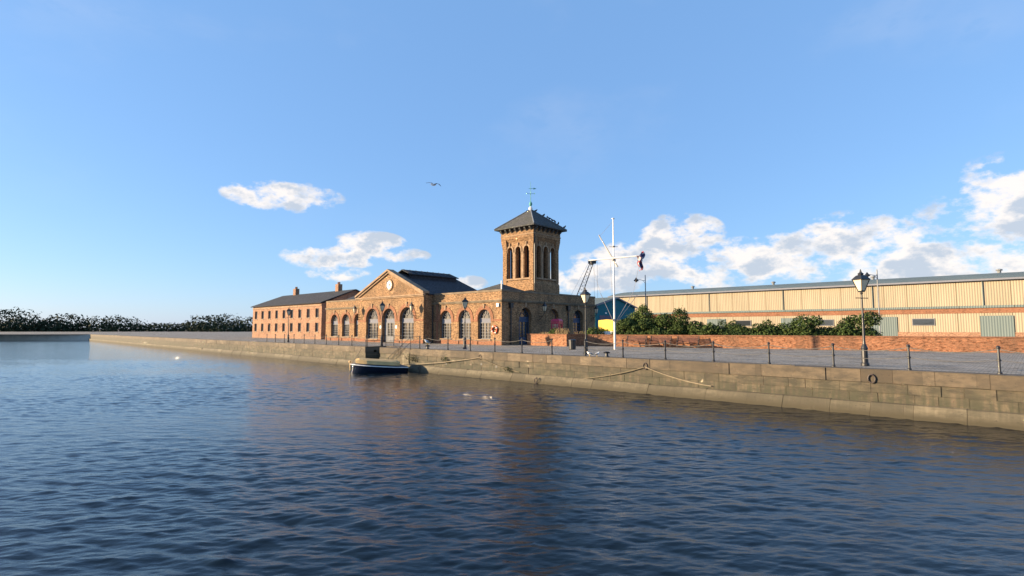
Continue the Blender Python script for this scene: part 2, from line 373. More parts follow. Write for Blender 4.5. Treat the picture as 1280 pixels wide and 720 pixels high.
def water_mat():
    m, nt, b = mat('dock_water'); g = nd(nt, 'ShaderNodeNewGeometry'); P = g.outputs['Position']
    b.inputs['Base Color'].default_value = (.004,.009,.014,1); b.inputs['Roughness'].default_value = .035; b.inputs['IOR'].default_value = 1.333
    mp = nd(nt, 'ShaderNodeMapping'); mp.inputs['Rotation'].default_value = (0,0,R(-8)); mp.inputs['Scale'].default_value = (.55,1.25,1); nt.links.new(P, mp.inputs[0])
    n1 = noise_n(nt, mp.outputs[0], 6.0, 5, .6)
    n2 = noise_n(nt, mp.outputs[0], .55, 3, .5)
    a = nd(nt, 'ShaderNodeMath', operation='MULTIPLY_ADD'); nt.links.new(n2, a.inputs[0]); a.inputs[1].default_value = 1.4; nt.links.new(n1, a.inputs[2])
    bump(nt, b, a.outputs[0], .7, .022)
    return m
M['water'] = water_mat()

# ------------------------------------------------------------------ the setting: ground, water, quay
WZ = -1.86
Q0 = Vector((-6.69, 43.87, 0)); qd = Vector((QD[0], QD[1], 0)); qn = Vector((.7008, .7134, 0))   # qn points inland
def Qp(t, d=0, z=0): p = Q0+qd*t+qn*d; return (p.x, p.y, z)
T0, T1 = -175.0, 58.0
A, B = Qp(T0), Qp(T1)
def sheet(name, poly, z, m, kind='structure'):
    me = bpy.data.meshes.new(name); me.from_pydata([(x, y, z) for x, y in poly], [], [tuple(range(len(poly)))])
    bm = bmesh.new(); bm.from_mesh(me); bmesh.ops.recalc_face_normals(bm, faces=bm.faces)
    for f in bm.faces:
        if f.normal.z < 0: f.normal_flip()
    bm.to_mesh(me); bm.free(); me.materials.append(m); o = bpy.data.objects.new(name, me); COL.objects.link(o); o['kind'] = kind; return o
BIG = 4000
FL = (A[0]-700, A[1]-690*.2)                            # far bank turning left
# stair inlet cut in the quay near the moored boat
ST0, ST1, SD = -10.2, -7.64, 2.2
poly = [B[:2], (BIG, B[1]), (BIG, BIG), (-BIG, BIG), (-BIG, FL[1]), FL, A[:2], Qp(ST0)[:2], Qp(ST0, SD)[:2], Qp(ST1, SD)[:2], Qp(ST1)[:2]]
sheet('ground', poly, 0, M['setts'])
sheet('near_quay_ground', [(-BIG, -1.2), (BIG, -1.2), (BIG, -BIG), (-BIG, -BIG)], 0, M['setts'])
sheet('side_quay_ground', [(B[0], B[1]), (BIG, B[1]), (BIG, -1.2), (B[0], -1.2)], 0, M['setts'])

# water: a flat far sheet with a finely modelled patch of ripples in the dock basin
X0, X1, Y0, Y1 = -62.0, 30.0, 2.0, 64.0
def water_sheet(name, x0, x1, y0, y1):
    return sheet(name, [(x0,y0),(x1,y0),(x1,y1),(x0,y1)], WZ, M['water'])
nx, ny = 1150, 1250
ty = np.linspace(0, 1, ny); ys = Y0+(Y1-Y0)*(.18*ty+.82*ty**2.0)          # finer rows where the dock is nearest
sx_ = np.linspace(-1, 1, nx); wid = .32+.68*(ys-Y0)/(Y1-Y0)
gx = ((X0+X1)/2*np.clip((ys-Y0)/(Y1-Y0), 0, 1)[:, None]+sx_[None, :]*(X1-X0)/2*wid[:, None]); gy = np.repeat(ys[:, None], nx, 1)
rng = np.random.RandomState(3); h = np.zeros_like(gx)
for i in range(110):
    lam = .13*(1.25/.13)**rng.rand(); th = rng.normal(R(-96), R(24)); k = 2*math.pi/lam
    amp = .00155*(lam/.7)**.82
    ph = rng.rand()*6.28; q = np.sin(k*(gx*math.cos(th)+gy*math.sin(th))+ph+.8*np.sin(.35*gx*rng.rand()+.3*gy*rng.rand()+ph))
    h += amp*q
h = h+.35*h*np.abs(h)/.02*.6
env = .85+.35*np.sin(gx*.16+gy*.11+1)*np.sin(gy*.21-gx*.05)+.18*np.sin(gx*.07-gy*.45+2)
edge = np.minimum.reduce([np.repeat(((1-np.abs(sx_))*nx/60)[None, :], ny, 0), (gy-Y0)/1.0, (Y1-gy)/6]); edge = np.clip(edge, 0, 1)
far = np.clip(1.15-gy/70, .35, 1)
h *= env*edge*far
co = np.stack([gx, gy, WZ+h], -1).reshape(-1, 3)
idx = np.arange(nx*ny).reshape(ny, nx); q = np.stack([idx[:-1,:-1], idx[:-1,1:], idx[1:,1:], idx[1:,:-1]], -1).reshape(-1, 4)
me = bpy.data.meshes.new('water'); me.vertices.add(len(co)); me.vertices.foreach_set('co', co.ravel()); me.loops.add(q.size); me.loops.foreach_set('vertex_index', q.ravel())
me.polygons.add(len(q)); me.polygons.foreach_set('loop_start', np.arange(0, q.size, 4)); me.polygons.foreach_set('loop_total', np.full(len(q), 4)); me.update(calc_edges=True)
me.polygons.foreach_set('use_smooth', np.ones(len(q), bool)); me.materials.append(M['water'])
wob = bpy.data.objects.new('water', me); COL.objects.link(wob); wob['kind'] = 'structure'
cl = lambda j, i: (float(gx[j, i]), float(gy[j, i]))
sheet('water_left', [cl(0, 0)]+[cl(j, 0) for j in range(50, ny-1, 50)]+[cl(ny-1, 0), (-1500, Y1), (-1500, Y0)], WZ, M['water'])
sheet('water_right', [cl(0, nx-1)]+[cl(j, nx-1) for j in range(50, ny-1, 50)]+[cl(ny-1, nx-1), (200, Y1), (200, Y0)], WZ, M['water'])
water_sheet('water_far', -1500, 200, Y1, 900); water_sheet('water_near', -1500, 200, -3, Y0)

# quay wall
qroot = thing('quay_wall', Qp(0), 0, 'weathered sandstone dock wall below the cobbled quay, with a lower ledge at the water', 'quay wall')
def rel(p): return (p[0]-Q0.x, p[1]-Q0.y, p[2])
def qbox(mb, t0, t1, d0, d1, z0, z1, batter=0):
    c = [Qp(t0, d0), Qp(t1, d0), Qp(t1, d1), Qp(t0, d1)]
    lo = [rel((*p[:2], z0)) for p in c]; hi = [rel((*p[:2], z1)) for p in c]
    mb.add(lo+hi, [(3,2,1,0),(4,5,6,7),(0,1,5,4),(1,2,6,5),(2,3,7,6),(3,0,4,7)])
mb = MB(); mbc = MB(); mbl = MB()
for t0, t1 in ((T0, ST0), (ST1, T1)):
    qbox(mb, t0, t1, .10, 1.2, -3, -.552)
    qbox(mbc, t0, t1, .03, .9, -.55, .004)
    rb = random.Random(int(t0*10)); a0, a1 = max(t0, -60), min(t1, 50)
    if a0 > t0: qbox(mb, t0, a0, .02, .0995, -3, -.552); qbox(mbl, t0, a0, -.3, .018, -3, -1.37)
    if a1 < t1: qbox(mb, a1, t1, .02, .0995, -3, -.552); qbox(mbl, a1, t1, -.3, .018, -3, -1.37)
    for row, (z0, z1) in enumerate(((-.95, -.556), (-1.40, -.954), (-3, -1.404))):
        u = a0
        while u < a1-.05:
            w = min(rb.uniform(.65, 1.45), a1-u); o_ = rb.uniform(0, .035)
            qbox(mb, u+.006, u+w-.006, o_, .0992, z0+.004, z1); u += w
    u = a0
    while u < a1-.05:
        w = min(rb.uniform(1.0, 1.9), a1-u); o_ = rb.uniform(-.03, .012); qbox(mbc, u+.006, u+w-.006, o_-.02, .029, -.545+rb.uniform(0,.02), .006+rb.uniform(-.012,.016)); u += w
    u = a0
    while u < a1-.05:
        w = min(rb.uniform(1.2, 2.3), a1-u); o_ = rb.uniform(-.012,.02); zt = -1.36+rb.uniform(-.015,.02); c4_ = [(u+.005, 0), (u+w-.005, 0)]
        lo = [rel(Qp(c4_[0][0], -.50+o_, -1.95)), rel(Qp(c4_[1][0], -.50+o_, -1.95)), rel(Qp(c4_[1][0], -.16+o_, zt)), rel(Qp(c4_[0][0], -.16+o_, zt)), rel(Qp(c4_[0][0], -.002, zt+.03)), rel(Qp(c4_[1][0], -.002, zt+.03)), rel(Qp(c4_[1][0], -.002, -3)), rel(Qp(c4_[0][0], -.002, -3)), rel(Qp(c4_[1][0], -.50+o_, -3)), rel(Qp(c4_[0][0], -.50+o_, -3))]
        mbl.add(lo, [(0,1,2,3),(3,2,5,4),(0,9,8,1),(4,5,6,7),(7,6,8,9),(0,3,4,7,9),(1,8,6,5,2)]); u += w
qbox(mb, ST0-.6, ST0, 1.2, SD+.6, -3, -.332); qbox(mb, ST1, ST1+.6, 1.2, SD+.6, -3, -.332)
qbox(mb, ST0, ST1, SD, SD+.6, -3, -.332); qbox(mbc, ST0-.5, ST1+.5, SD, SD+.5, -.33, .012)
qbox(mbc, ST0-.5, ST0, .9, SD, -.33, .012); qbox(mbc, ST1, ST1+.5, .9, SD, -.33, .012)
mb.build('wall_face', M['quay'], qroot); mbc.build('coping', M['kerb'], qroot); mbl.build('ledge', M['ledge'], qroot)
mb = MB()
for k in range(7): qbox(mb, ST1-.38*(k+1), ST1-.38*k, .9, SD-.01, -3, -.2-.2*(k+1))
mb.build('steps', M['quay'], qroot)
mb = MB()
for k in range(9): qbox(mb, -3.0-.36*(k+1), -3.0-.36*k, -.035, .015, -1.368, -.12-.14*(k+1))
mb.build('outer_steps', M['ledge'], qroot)
# rough top edge: separate coping stones with open joints would be sub-pixel; end faces of the basin
mb = MB(); mb.box(A[0]-700, A[0], A[1], A[1]+1, -3, 0); mb.build('far_quay_wall', M['concrete'], None)['kind'] = 'structure'
mb = MB(); mb.box(B[0], B[0]+1, -1.2, B[1], -3, 0); mb.build('side_quay_wall', M['concrete'], None)['kind'] = 'structure'
mb = MB(); mb.box(-BIG, B[0], -2.2, -1.2, -3, 0); mb.build('near_quay_wall', M['concrete'], None)['kind'] = 'structure'
# mooring rings in the wall
for t, z, d in ((6.13, -.28, -.02), (19.85, -.28, -.02), (-.9, -1.5, -.40), (12.03, -1.58, -.44), (30.5, -.28, -.02)):
    mb = MB(); p = Vector(rel(Qp(t, d-.04, z))); pts = [p+qd*(.13*math.cos(a))+Vector((0,0,.17*math.sin(a)-.1)) for a in np.linspace(0, 2*math.pi, 15)[:-1]]
    mb.tube(pts, .028, 6, close=True); mb.bar(p+Vector((0,0,.07)), p+qn*.12+Vector((0,0,.07)), .07)
    mb.build('mooring_ring', M['rusty'], qroot)
# drain holes
for t, z in ((2.1, -1.05), (6.2, -.9), (-1.8, -.75), (7.8, -1.0)):
    mb = MB(); p = Vector(rel(Qp(t, .015, z))); vs = [p+qd*(.09*math.cos(a))+Vector((0,0,.09*math.sin(a))) for a in np.linspace(0, 2*math.pi, 11)[:-1]]
    vs2 = [v-qn*.012 for v in vs]; mb.add(vs+vs2, [tuple(range(9,-1,-1)), tuple(range(10,20))]+[(i,(i+1)%10,10+(i+1)%10,10+i) for i in range(10)]); mb.build('drain_hole', M['iron'], qroot)

# ------------------------------------------------------------------ the pump station
SC = Vector((-1.0708, 55.065, 0)); SR = math.atan2(-.6734, .7393)
st = thing('brick_building', SC, SR, 'long Victorian yellow-brown brick pumping station with clock gable, arched windows and square tower', 'building')
def fx(y0): return lambda u, d, z: (u, y0+d, z)
def sx(x0): return lambda u, d, z: (x0-d, u, z)
ident = lambda u, d, z: (u, d, z)

def wall_with_arches(name, x0, x1, z0, z1, holes, depth, xf, m, top=None):
    outline = [(x0, z0), (x1, z0), (x1, z1)]+(top or [])+[(x0, z1)]
    mb = MB(); mb.add(*holed(outline, holes, depth)); return mb.build(name, m, st, xf)

def window(cx, w, sill, spring, xf, rec=.27, door=False, blue=False, blind=False, ringw=.40, band=.42, ring=None, bars=3):
    r = w/2; g = .02
    fm = M['blue_paint'] if blue else M['frame_paint']
    wn_ = MB(); b = .07
    # jambs and arched head
    outer = arch(cx, w-2*g, sill+g, spring, 20); inner = arch(cx, w-2*g-2*b, sill+g+b, spring, 20)
    wn_.add(*[(lambda a: ([(x, y+rec, z) for x, y, z in a[0]], a[1]))(holed(outer, [inner], .09))][0])
    if not blind:
        wn_.box(cx-r+.05, cx+r-.05, rec-.02, rec+.08, spring-.05, spring+.05)
        wn_.box(cx-r+.05, cx+r-.05, rec-.02, rec+.08, spring-band-.09, spring-band)
        # fan: inner half ring and spokes
        pts = [(cx+r*.38*math.cos(a), rec+.03, spring+.05+r*.38*math.sin(a)) for a in np.linspace(0, math.pi, 11)]
        wn_.tube(pts, .028, 5)
        for a in np.linspace(0, math.pi, 7)[1:-1]:
            wn_.bar((cx+r*.38*math.cos(a), rec+.03, spring+.05+r*.38*math.sin(a)), (cx+(r-.06)*math.cos(a), rec+.03, spring+(r-.06)*math.sin(a)), .04)
        top = spring-band-.09
        if door:
            for u in (cx-w*.26, cx, cx+w*.26): wn_.box(u-.04, u+.04, rec-.01, rec+.06, sill+.05, top)
            wn_.box(cx-r+.06, cx-w*.26, rec+.0, rec+.05, sill+.05, top); wn_.box(cx+w*.26, cx+r-.06, rec+.0, rec+.05, sill+.05, top) if not blue else None
            wn_.box(cx-w*.26, cx+w*.26, rec+.0, rec+.05, sill+.05, sill+.75)
            for k in range(1, 5): z = sill+.75+(top-sill-.75)*k/5; wn_.box(cx-w*.26, cx+w*.26, rec+.0, rec+.05, z-.02, z+.02)
        else:
            for k in range(1, bars+1): u = cx-r+w*k/(bars+1); wn_.box(u-.022, u+.022, rec+.0, rec+.06, sill+.05, top)
            for k in range(1, 5): z = sill+.07+(top-sill-.07)*k/5; wn_.box(cx-r+.06, cx+r-.06, rec+.005, rec+.05, z-.02, z+.02)
    fo = wn_.build('door' if door else 'window', fm, st, xf)
    if not blind:
        p = MB(); p.add(*[(lambda a: ([(x, y+rec+.07, z) for x, y, z in a[0]], a[1]))(holed(arch(cx, w-.06, sill+.04, spring, 16), [], .03))][0]); p.build('pane', M['glass'], fo, xf)
        p = MB(); p.box(cx-r+.09, cx+r-.09, rec+.01, rec+.065, spring-band+.004, spring-.054); p.build('transom_panel', M['blue_paint'] if blue else M['panel_paint'], fo, xf)
    else:
        p = MB(); p.add(*[(lambda a: ([(x, y+rec+.03, z) for x, y, z in a[0]], a[1]))(holed(arch(cx, w-.06, sill+.04, spring, 16), [], .2))][0]); p.build('blocking', M['brick'], fo, xf)
    # arch ring of rubbed brick, standing 4 cm proud
    n = 20; ro = r+ringw; ri = r+.003
    poly = [(cx+ro*math.cos(a), spring+ro*math.sin(a)) for a in np.linspace(0, math.pi, n)]+[(cx-ro, spring-.32), (cx-ri, spring-.32)]+[(cx+ri*math.cos(a), spring+ri*math.sin(a)) for a in np.linspace(math.pi, 0, n)]+[(cx+ri, spring-.32), (cx+ro, spring-.32)]
    p = MB(); vv, ff = holed(poly, [], .05); p.add([(x, y-.053, z) for x, y, z in vv], ff); p.build('arch_ring', ring or M['redbrick'], fo, xf)
    p = MB(); p.box(cx-.11, cx+.11, -.13, -.003, spring+r+ringw*.25, spring+r+ringw+.18); p.build('keystone', M['sandstone'], fo, xf)
    if not door:
        p = MB(); p.box(cx-r-.02, cx+r+.02, -.10, rec-.02, sill-.12, sill+.003); p.build('sill', M['sandstone'], fo, xf)
        p = MB(); p.box(cx-r+.002, cx+r-.002, .015, .2, .0, sill-.122); p.build('apron', M['redbrick'], fo, xf)
    return fo
def openings(lst, margin=0): return [arch(cx, w, (0.001 if True else 0)+z0, zs) for cx, w, z0, zs in lst]

TH = .6
# --- right wing (x -11.1 .. 0, y 0)
WW = [(-8.82, 1.96, .6, 2.8), (-5.62, 1.96, .6, 2.8), (-2.55, 1.96, .6, 2.8)]
wall_with_arches('wing_wall', -11.1, 0, 0, 5.6, openings([(a, b, .002, d) for a, b, c, d in WW]), TH, fx(0), M['brick'])
for a, b, c, d in WW: window(a, b, c, d, fx(0))
# --- left wing
LW = [(-27.2, 1.96, .6, 2.8), (-30.4, 1.96, .6, 2.8), (-33.5, 1.96, .6, 2.8)]
wall_with_arches('wing_wall', -36, -24.9, 0, 5.6, openings([(a, b, .002, d) for a, b, c, d in LW]), TH, fx(0), M['brick'])
for a, b, c, d in LW: window(a, b, c, d, fx(0))
# --- shaded side (x 0, y 0.6 .. 17.3)
SW = [(3.72, 2.05, .05, 2.95, 'door'), (8.62, 2.05, .05, 2.95, 'blind'), (13.55, 2.05, .6, 2.95, 'win')]
mbb = MB(); mbb.add(*holed([(TH, 0), (17.3, 0), (17.3, 5.6), (TH, 5.6)], openings([(a, b, .002, d) for a, b, c, d, e in SW]), TH)); mbb.build('side_wall', M['brick'], st, sx(0))
for a, b, c, d, e in SW: window(a, b, c, d, sx(0), blue=True, door=e == 'door', blind=e == 'blind', ring=M['brick'], rec=.38)
# --- rear and hidden walls
mb = MB(); mb.box(-11.1, -TH, 16.7, 17.3, 0, 5.6); mb.box(-36, -11.1, 15.5, 16.1, 0, 5.6); mb.box(-36, -35.4, TH, 15.5, 0, 5.6); mb.box(-11.1, -10.5, 9.3, 16.7, 0, 5.6); split_build(mb, 'rear_wall', M['brick'], st)
# --- flat roofs
mb = MB(); mb.box(-10.5, -TH, TH, 16.7, 5.0, 5.2); mb.box(-35.4, -24.9, TH, 15.5, 5.0, 5.2); mb.box(-24.9, -11.1, 9.3, 15.5, 5.0, 5.2); split_build(mb, 'flat_roof', M['lead'], st)
# --- cornice, parapet coping, string courses, plinth on wings and side
mb = MB()
for x0, x1 in ((-11.1, .12), (-36, -24.9)):
    mb.box(x0, x1, -.20, -.003, 4.62, 4.74); mb.box(x0, x1, -.12, -.003, 4.50, 4.62); 
mb.box(.003, .20, -.20, 17.3, 4.62, 4.74); mb.box(.003, .12, -.12, 17.3, 4.50, 4.62)
split_build(mb, 'cornice', M['sooty_shadowed_stone'], st)
mb = MB()
for x0, x1 in ((-11.1, .05), (-36, -24.9)): mb.box(x0, x1, -.05, TH+.05, 5.602, 5.80)
mb.box(-TH-.05, .05, TH+.05, 17.35, 5.602, 5.80); mb.box(-11.1, -TH-.05, 16.65, 17.35, 5.602, 5.8)
split_build(mb, 'parapet_coping', M['coping'], st)
def band(x0, x1, holes, z0, z1, pr, xf, m, name='string_course'):
    mb = MB(); segs = []; u = x0
    for cx, w in sorted(holes): segs.append((u, cx-w/2)); u = cx+w/2
    segs.append((u, x1))
    for a, b in segs:
        if b-a > .02: mb.box(a, b, -pr, -.003, z0, z1)
    return split_build(mb, name, m, st, xf)
for ws, x0, x1 in ((WW, -10.9, 0), (LW, -36, -25.1)):
    band(x0, x1, [(a, b+.84) for a, b, c, d in ws], 2.50, 2.72, .035, fx(0), M['redbrick'])
    band(x0, x1, [(a, b+.01) for a, b, c, d in ws], 0.0, .42, .05, fx(0), M['redbrick'], 'plinth')
band(-.03, 17.3, [(a, b+.84) for a, b, c, d, e in SW], 2.62, 2.76, .03, sx(0), M['brick'])
band(-.03, 17.3, [(a, b+.01) for a, b, c, d, e in SW], 0.0, .42, .05, sx(0), M['brick'], 'plinth')
# quoin strip at the end of the wing by the recess
mb = MB(); mb.box(-10.45, -10.15, -.07, -.003, .43, 4.49); mb.build('pilaster', M['redbrick'], st)

# --- clock gable block (x -24.9 .. -11.1, front y -1.4)
BX0, BX1, BY = -24.9, -11.1, -1.4; CX = -18.05
BW = [(-21.62, 2.74, .42, 2.92, 'win'), (-17.98, 2.6, .03, 2.92, 'door'), (-14.28, 2.74, .42, 2.92, 'win')]
outline = [(BX0, 0), (BX1, 0), (BX1, 5.7), (CX, 8.85), (BX0, 5.7)]
mb = MB(); mb.add(*holed(outline, openings([(a, b, .002, d) for a, b, c, d, e in BW]), .7)); mb.build('gable_wall', M['brick'], st, fx(BY))
for a, b, c, d, e in BW: window(a, b, c, d, fx(BY), door=e == 'door', rec=.32, ringw=.44, band=.44, bars=3)
mb = MB(); mb.box(BX1-.6, BX1, BY+.7, 9.3, 0, 5.7); mb.box(BX0, BX0+.6, BY+.7, 9.3, 0, 5.7); split_build(mb, 'block_side_wall', M['brick'], st)
mb = MB(); mb.add(*[(lambda a: ([(x, y+8.7, z) for x, y, z in a[0]], a[1]))(holed([(BX0+.6, 0), (BX1-.6, 0), (BX1-.6, 5.9), (CX, 8.5), (BX0+.6, 5.9)], [], .6))][0]); mb.build('rear_gable', M['brick'], st)
band(BX0, BX1, [(a, b+.92) for a, b, c, d, e in BW], 2.62, 2.84, .035, fx(BY), M['redbrick'])
band(BX0, BX1, [(a, b+.01) for a, b, c, d, e in BW], 0, .42, .05, fx(BY), M['redbrick'], 'plinth')
# pediment mouldings: horizontal cornice and two raking ones
mb = MB(); mb.box(BX0-.4, BX1+.22, BY-.30, BY-.003, 5.60, 5.76); mb.box(BX0-.2, BX1+.12, BY-.16, BY-.003, 5.46, 5.60)
sl = (9.02-5.86)/(CX-BX0)
for s_, xe in ((-1, BX0-.45), (1, BX1+.28)):
    for pr, dz0, dz1 in ((.34, -.0, .24), (.18, -.26, .0)):
        ze = 5.80; za = 9.06-.18
        a0 = (xe, ze+dz0); a1 = (xe, ze+dz1); b0 = (CX, za+dz0); b1 = (CX, za+dz1)
        vs = [(a0[0], BY-pr, a0[1]), (b0[0], BY-pr, b0[1]), (b1[0], BY-pr, b1[1]), (a1[0], BY-pr, a1[1])]
        vs += [(x, BY-.004 if dz0 < 0 else BY+.6, z) for x, y, z in vs]
        mb.add(vs, [(0,1,2,3),(7,6,5,4),(0,4,5,1),(1,5,6,2),(2,6,7,3),(3,7,4,0)])
mb.build('pediment', M['sandstone'], st)
# roof of the block and its glazed lantern
mb = MB(); rz = lambda x: 5.78+(8.72-5.78)*(1-abs(x-CX)/(CX-BX0+.3))
for s_ in (-1, 1):
    xe = CX+s_*(CX-BX0+.3)
    a, b, c, d = (xe, BY+.62, 5.78), (xe, 9.5, 5.78), (CX, 9.5, 8.72), (CX, BY+.62, 8.72)
    if s_ > 0: mb.slab(a, b, c, d, .15)
    else: mb.slab(d, c, b, a, .15)
ro = mb.build('roof', M['slate'], st)
mb = MB(); lw = 1.75
mb.box(CX-lw+.1, CX-lw+.25, .6, 8.3, rz(CX-lw)-.1, 8.62); mb.box(CX+lw-.25, CX+lw-.1, .6, 8.3, rz(CX+lw)-.1, 8.62)
mb.add(*[(lambda a: ([(x, y+8.15, z) for x, y, z in a[0]], a[1]))(holed([(CX-lw+.25, rz(CX+lw)-.1), (CX+lw-.25, rz(CX+lw)-.1), (CX+lw-.25, 8.6), (CX, 9.1), (CX-lw+.25, 8.6)], [], .15))][0])
lan = mb.build('roof_lantern', M['slate'], st)
mb = MB(); mb.slab((CX+lw+.1, .5, 8.58), (CX+lw+.1, 8.6, 8.58), (CX, 8.6, 9.28), (CX, .5, 9.28), .1); mb.slab((CX, .5, 9.28), (CX, 8.6, 9.28), (CX-lw-.1, 8.6, 8.58), (CX-lw-.1, .5, 8.58), .1)
mb.build('lantern_roof', M['slate'], lan)
mb = MB()
for k in range(9):
    y = .75+k*.95
    mb.bar((CX+.05, y, 9.31), (CX+lw+.05, y, 8.63), .04)
mb.build('glazing_bar', M['slate'], lan)
# clock
def disc(mb, cx, cz, r0, r1, d0, d1, n=28):
    o = [(cx+r1*math.cos(a), cz+r1*math.sin(a)) for a in np.linspace(0, 2*math.pi, n+1)[:-1]]
    i = [[(cx+r0*math.cos(a), cz+r0*math.sin(a)) for a in np.linspace(0, 2*math.pi, n+1)[:-1]]] if r0 else []
    v, f = holed(o, i, d1-d0); mb.add([(x, y+d0, z) for x, y, z in v], f)
mb = MB(); disc(mb, CX+.12, 7.15, 0, .56, -.06, -.004); clk = mb.build('clock', M['white_paint'], st, fx(BY))
mb = MB(); disc(mb, CX+.12, 7.15, .57, .74, -.12, -.004); mb.build('clock_surround', M['sandstone'], clk, fx(BY))
mb = MB()
for k in range(12):
    a = k*math.pi/6; mb.bar((CX+.12+.42*math.sin(a), -.075, 7.15+.42*math.cos(a)), (CX+.12+.52*math.sin(a), -.075, 7.15+.52*math.cos(a)), .07)
split_build(mb, 'hour_mark', M['iron'], clk, fx(BY))
mb = MB(); mb.bar((CX+.12, -.09, 7.15), (CX+.12+.24, -.09, 7.15+.14), .10); mb.bar((CX+.12-.05, -.10, 7.10), (CX+.12+.34, -.10, 7.15-.20), .08); mb.build('clock_hands', M['iron'], clk, fx(BY))
# --- slate roof behind the left wing
mb = MB(); mb.slab((-36.2, 1.6, 5.5), (-25.0, 1.6, 5.5), (-25.0, 6.2, 7.45), (-36.2, 6.2, 7.45), .12); mb.slab((-36.2, 6.2, 7.45), (-25.0, 6.2, 7.45), (-25.0, 11, 5.5), (-36.2, 11, 5.5), .12)
mb.build('roof', M['slate'], st)
mb = MB(); v, f = holed([(1.9, 5.21), (10.7, 5.21), (6.2, 7.3)], [], .3); mb.add(v, f); mb.build('rear_gable', M['brick'], st, sx(-35.7))
# --- hipped roof by the tower
mb = MB(); c = [(-9.3, .9), (-.9, .9), (-.9, 9.3), (-9.3, 9.3)]; ap = (-4.9, 5.0, 6.98)
mb.add([(*p, 5.21) for p in c]+[ap], [(0,1,4),(1,2,4),(2,3,4),(3,0,4),(3,2,1,0)]); mb.build('roof', M['slate_tower'], st)
mb = MB(); mb.tube([(-.35, .35, 5.8), (-.35, .35, 6.75)], .07, 8); mb.build('vent_pipe', M['white_paint'], st)

# --- tower (x -7 .. -2, y 7.5 .. 12.5)
TX0, TX1, TY0, TY1 = -6.98, -2.0, 7.5, 12.46; tcx, tcy = (TX0+TX1)/2, (TY0+TY1)/2; HW = (TX1-TX0)/2
tw = None
sidespec = [('f', lambda o: (lambda u, d, z: (tcx+u, tcy-HW+o+d, z))), ('r', lambda o: (lambda u, d, z: (tcx+HW-o-d, tcy+u, z))),
            ('b', lambda o: (lambda u, d, z: (tcx-u, tcy+HW-o-d, z))), ('l', lambda o: (lambda u, d, z: (tcx-HW+o+d, tcy-u, z)))]
slots = [(-1.32, .78), (0, .78), (1.32, .78)]
I = .16
mb = MB()
for nm, fn in sidespec:
    xf = fn(I); w = HW-I
    hs = [arch(u, ww, 7.78, 11.22, 10) for u, ww in slots]
    v, f = holed([(-w, 5.0), (w, 5.0), (w, 13.9), (-w, 13.9)], hs, .5); mb.add([xf(*p) for p in v], f)
tw = mb.build('tower', M['brick_tower'], st)
mb = MB()
for k, (a, b, z0, z1) in enumerate(((0, .0, 5.0, 7.0),)):
    mb.box(tcx-HW-.02, tcx+HW+.02, tcy-HW-.02, tcy+HW+.02, z0, z1)
h0 = HW+.02; h1 = HW-I-.01                                    # weathered splay at the foot of the shaft
vs = [(tcx+i*h0, tcy+j*h0, 7.0) for i, j in ((-1,-1),(1,-1),(1,1),(-1,1))]+[(tcx+i*h1, tcy+j*h1, 7.55) for i, j in ((-1,-1),(1,-1),(1,1),(-1,1))]
mb.add(vs, [(0,1,5,4),(1,2,6,5),(2,3,7,6),(3,0,4,7)]); mb.build('tower_base', M['brick_tower'], tw)
# corner piers and corbelled upper stage
mb = MB()
for i in (-1, 1):
    for j in (-1, 1):
        cx_, cy_ = tcx+i*(HW-.36), tcy+j*(HW-.36); q_ = .32
        mb.box(cx_-q_, cx_+q_, cy_-q_, cy_+q_, 7.3, 11.3)
h0 = HW-I+.005; h1 = HW+.12
mb2 = MB()
for (za, zb, ha, hb) in ((12.2, 12.62, h0, h1), (12.62, 13.75, h1, h1)):
    vs = [(tcx+i*ha, tcy+j*ha, za) for i, j in ((-1,-1),(1,-1),(1,1),(-1,1))]+[(tcx+i*hb, tcy+j*hb, zb) for i, j in ((-1,-1),(1,-1),(1,1),(-1,1))]
    mb2.add(vs, [(0,1,5,4),(1,2,6,5),(2,3,7,6),(3,0,4,7)])
mb2.build('tower_upper_stage', M['brick_tower'], tw)
for i in (-1, 1):                                            # piers flare out under the corbel
    for j in (-1, 1):
        cx_, cy_ = tcx+i*(HW-.36), tcy+j*(HW-.36)
        def sq(cx_, cy_, q_, z): return [(cx_+a*q_, cy_+b*q_, z) for a, b in ((-1,-1),(1,-1),(1,1),(-1,1))]
        mb.add(sq(cx_, cy_, .32, 11.302)+sq(tcx+i*(HW-.28), tcy+j*(HW-.28), .405, 12.55), [(0,1,5,4),(1,2,6,5),(2,3,7,6),(3,0,4,7),(4,5,6,7)])
split_build(mb, 'corner_pier', M['brick_tower'], tw)
for nm, fn in sidespec:
    xf = fn(I)
    for u, ww in slots:
        r = ww/2; ro = r+.20
        poly = [(u+ro*math.cos(a), 11.22+ro*math.sin(a)) for a in np.linspace(0, math.pi, 12)]+[(u-ro, 10.97), (u-r-.003, 10.97)]+[(u+(r+.003)*math.cos(a), 11.22+(r+.003)*math.sin(a)) for a in np.linspace(math.pi, 0, 12)]+[(u+r+.003, 10.97), (u+ro, 10.97)]
        p = MB(); v, f = holed(poly, [], .07); p.add([(x, y-.073, z) for x, y, z in v], f); p.box(u-.07, u+.07, -.13, -.003, 11.66, 12.12)
        p.build('slot_hood', M['sandstone'], tw, xf)
    for u in (-.66, .66):
        p = MB(); p.box(u-.15, u+.15, -.035, -.003, 7.75, 10.9); p.box(u-.20, u+.20, -.07, -.0365, 10.75, 10.95); p.build('slot_pier', M['sandstone'], tw, xf)
    p = MB(); p.box(-1.95, 1.95, -.16, -.003, 7.56, 7.74); p.build('slot_sill', M['sandstone'], tw, xf)
mb = MB()
hb = HW+.125
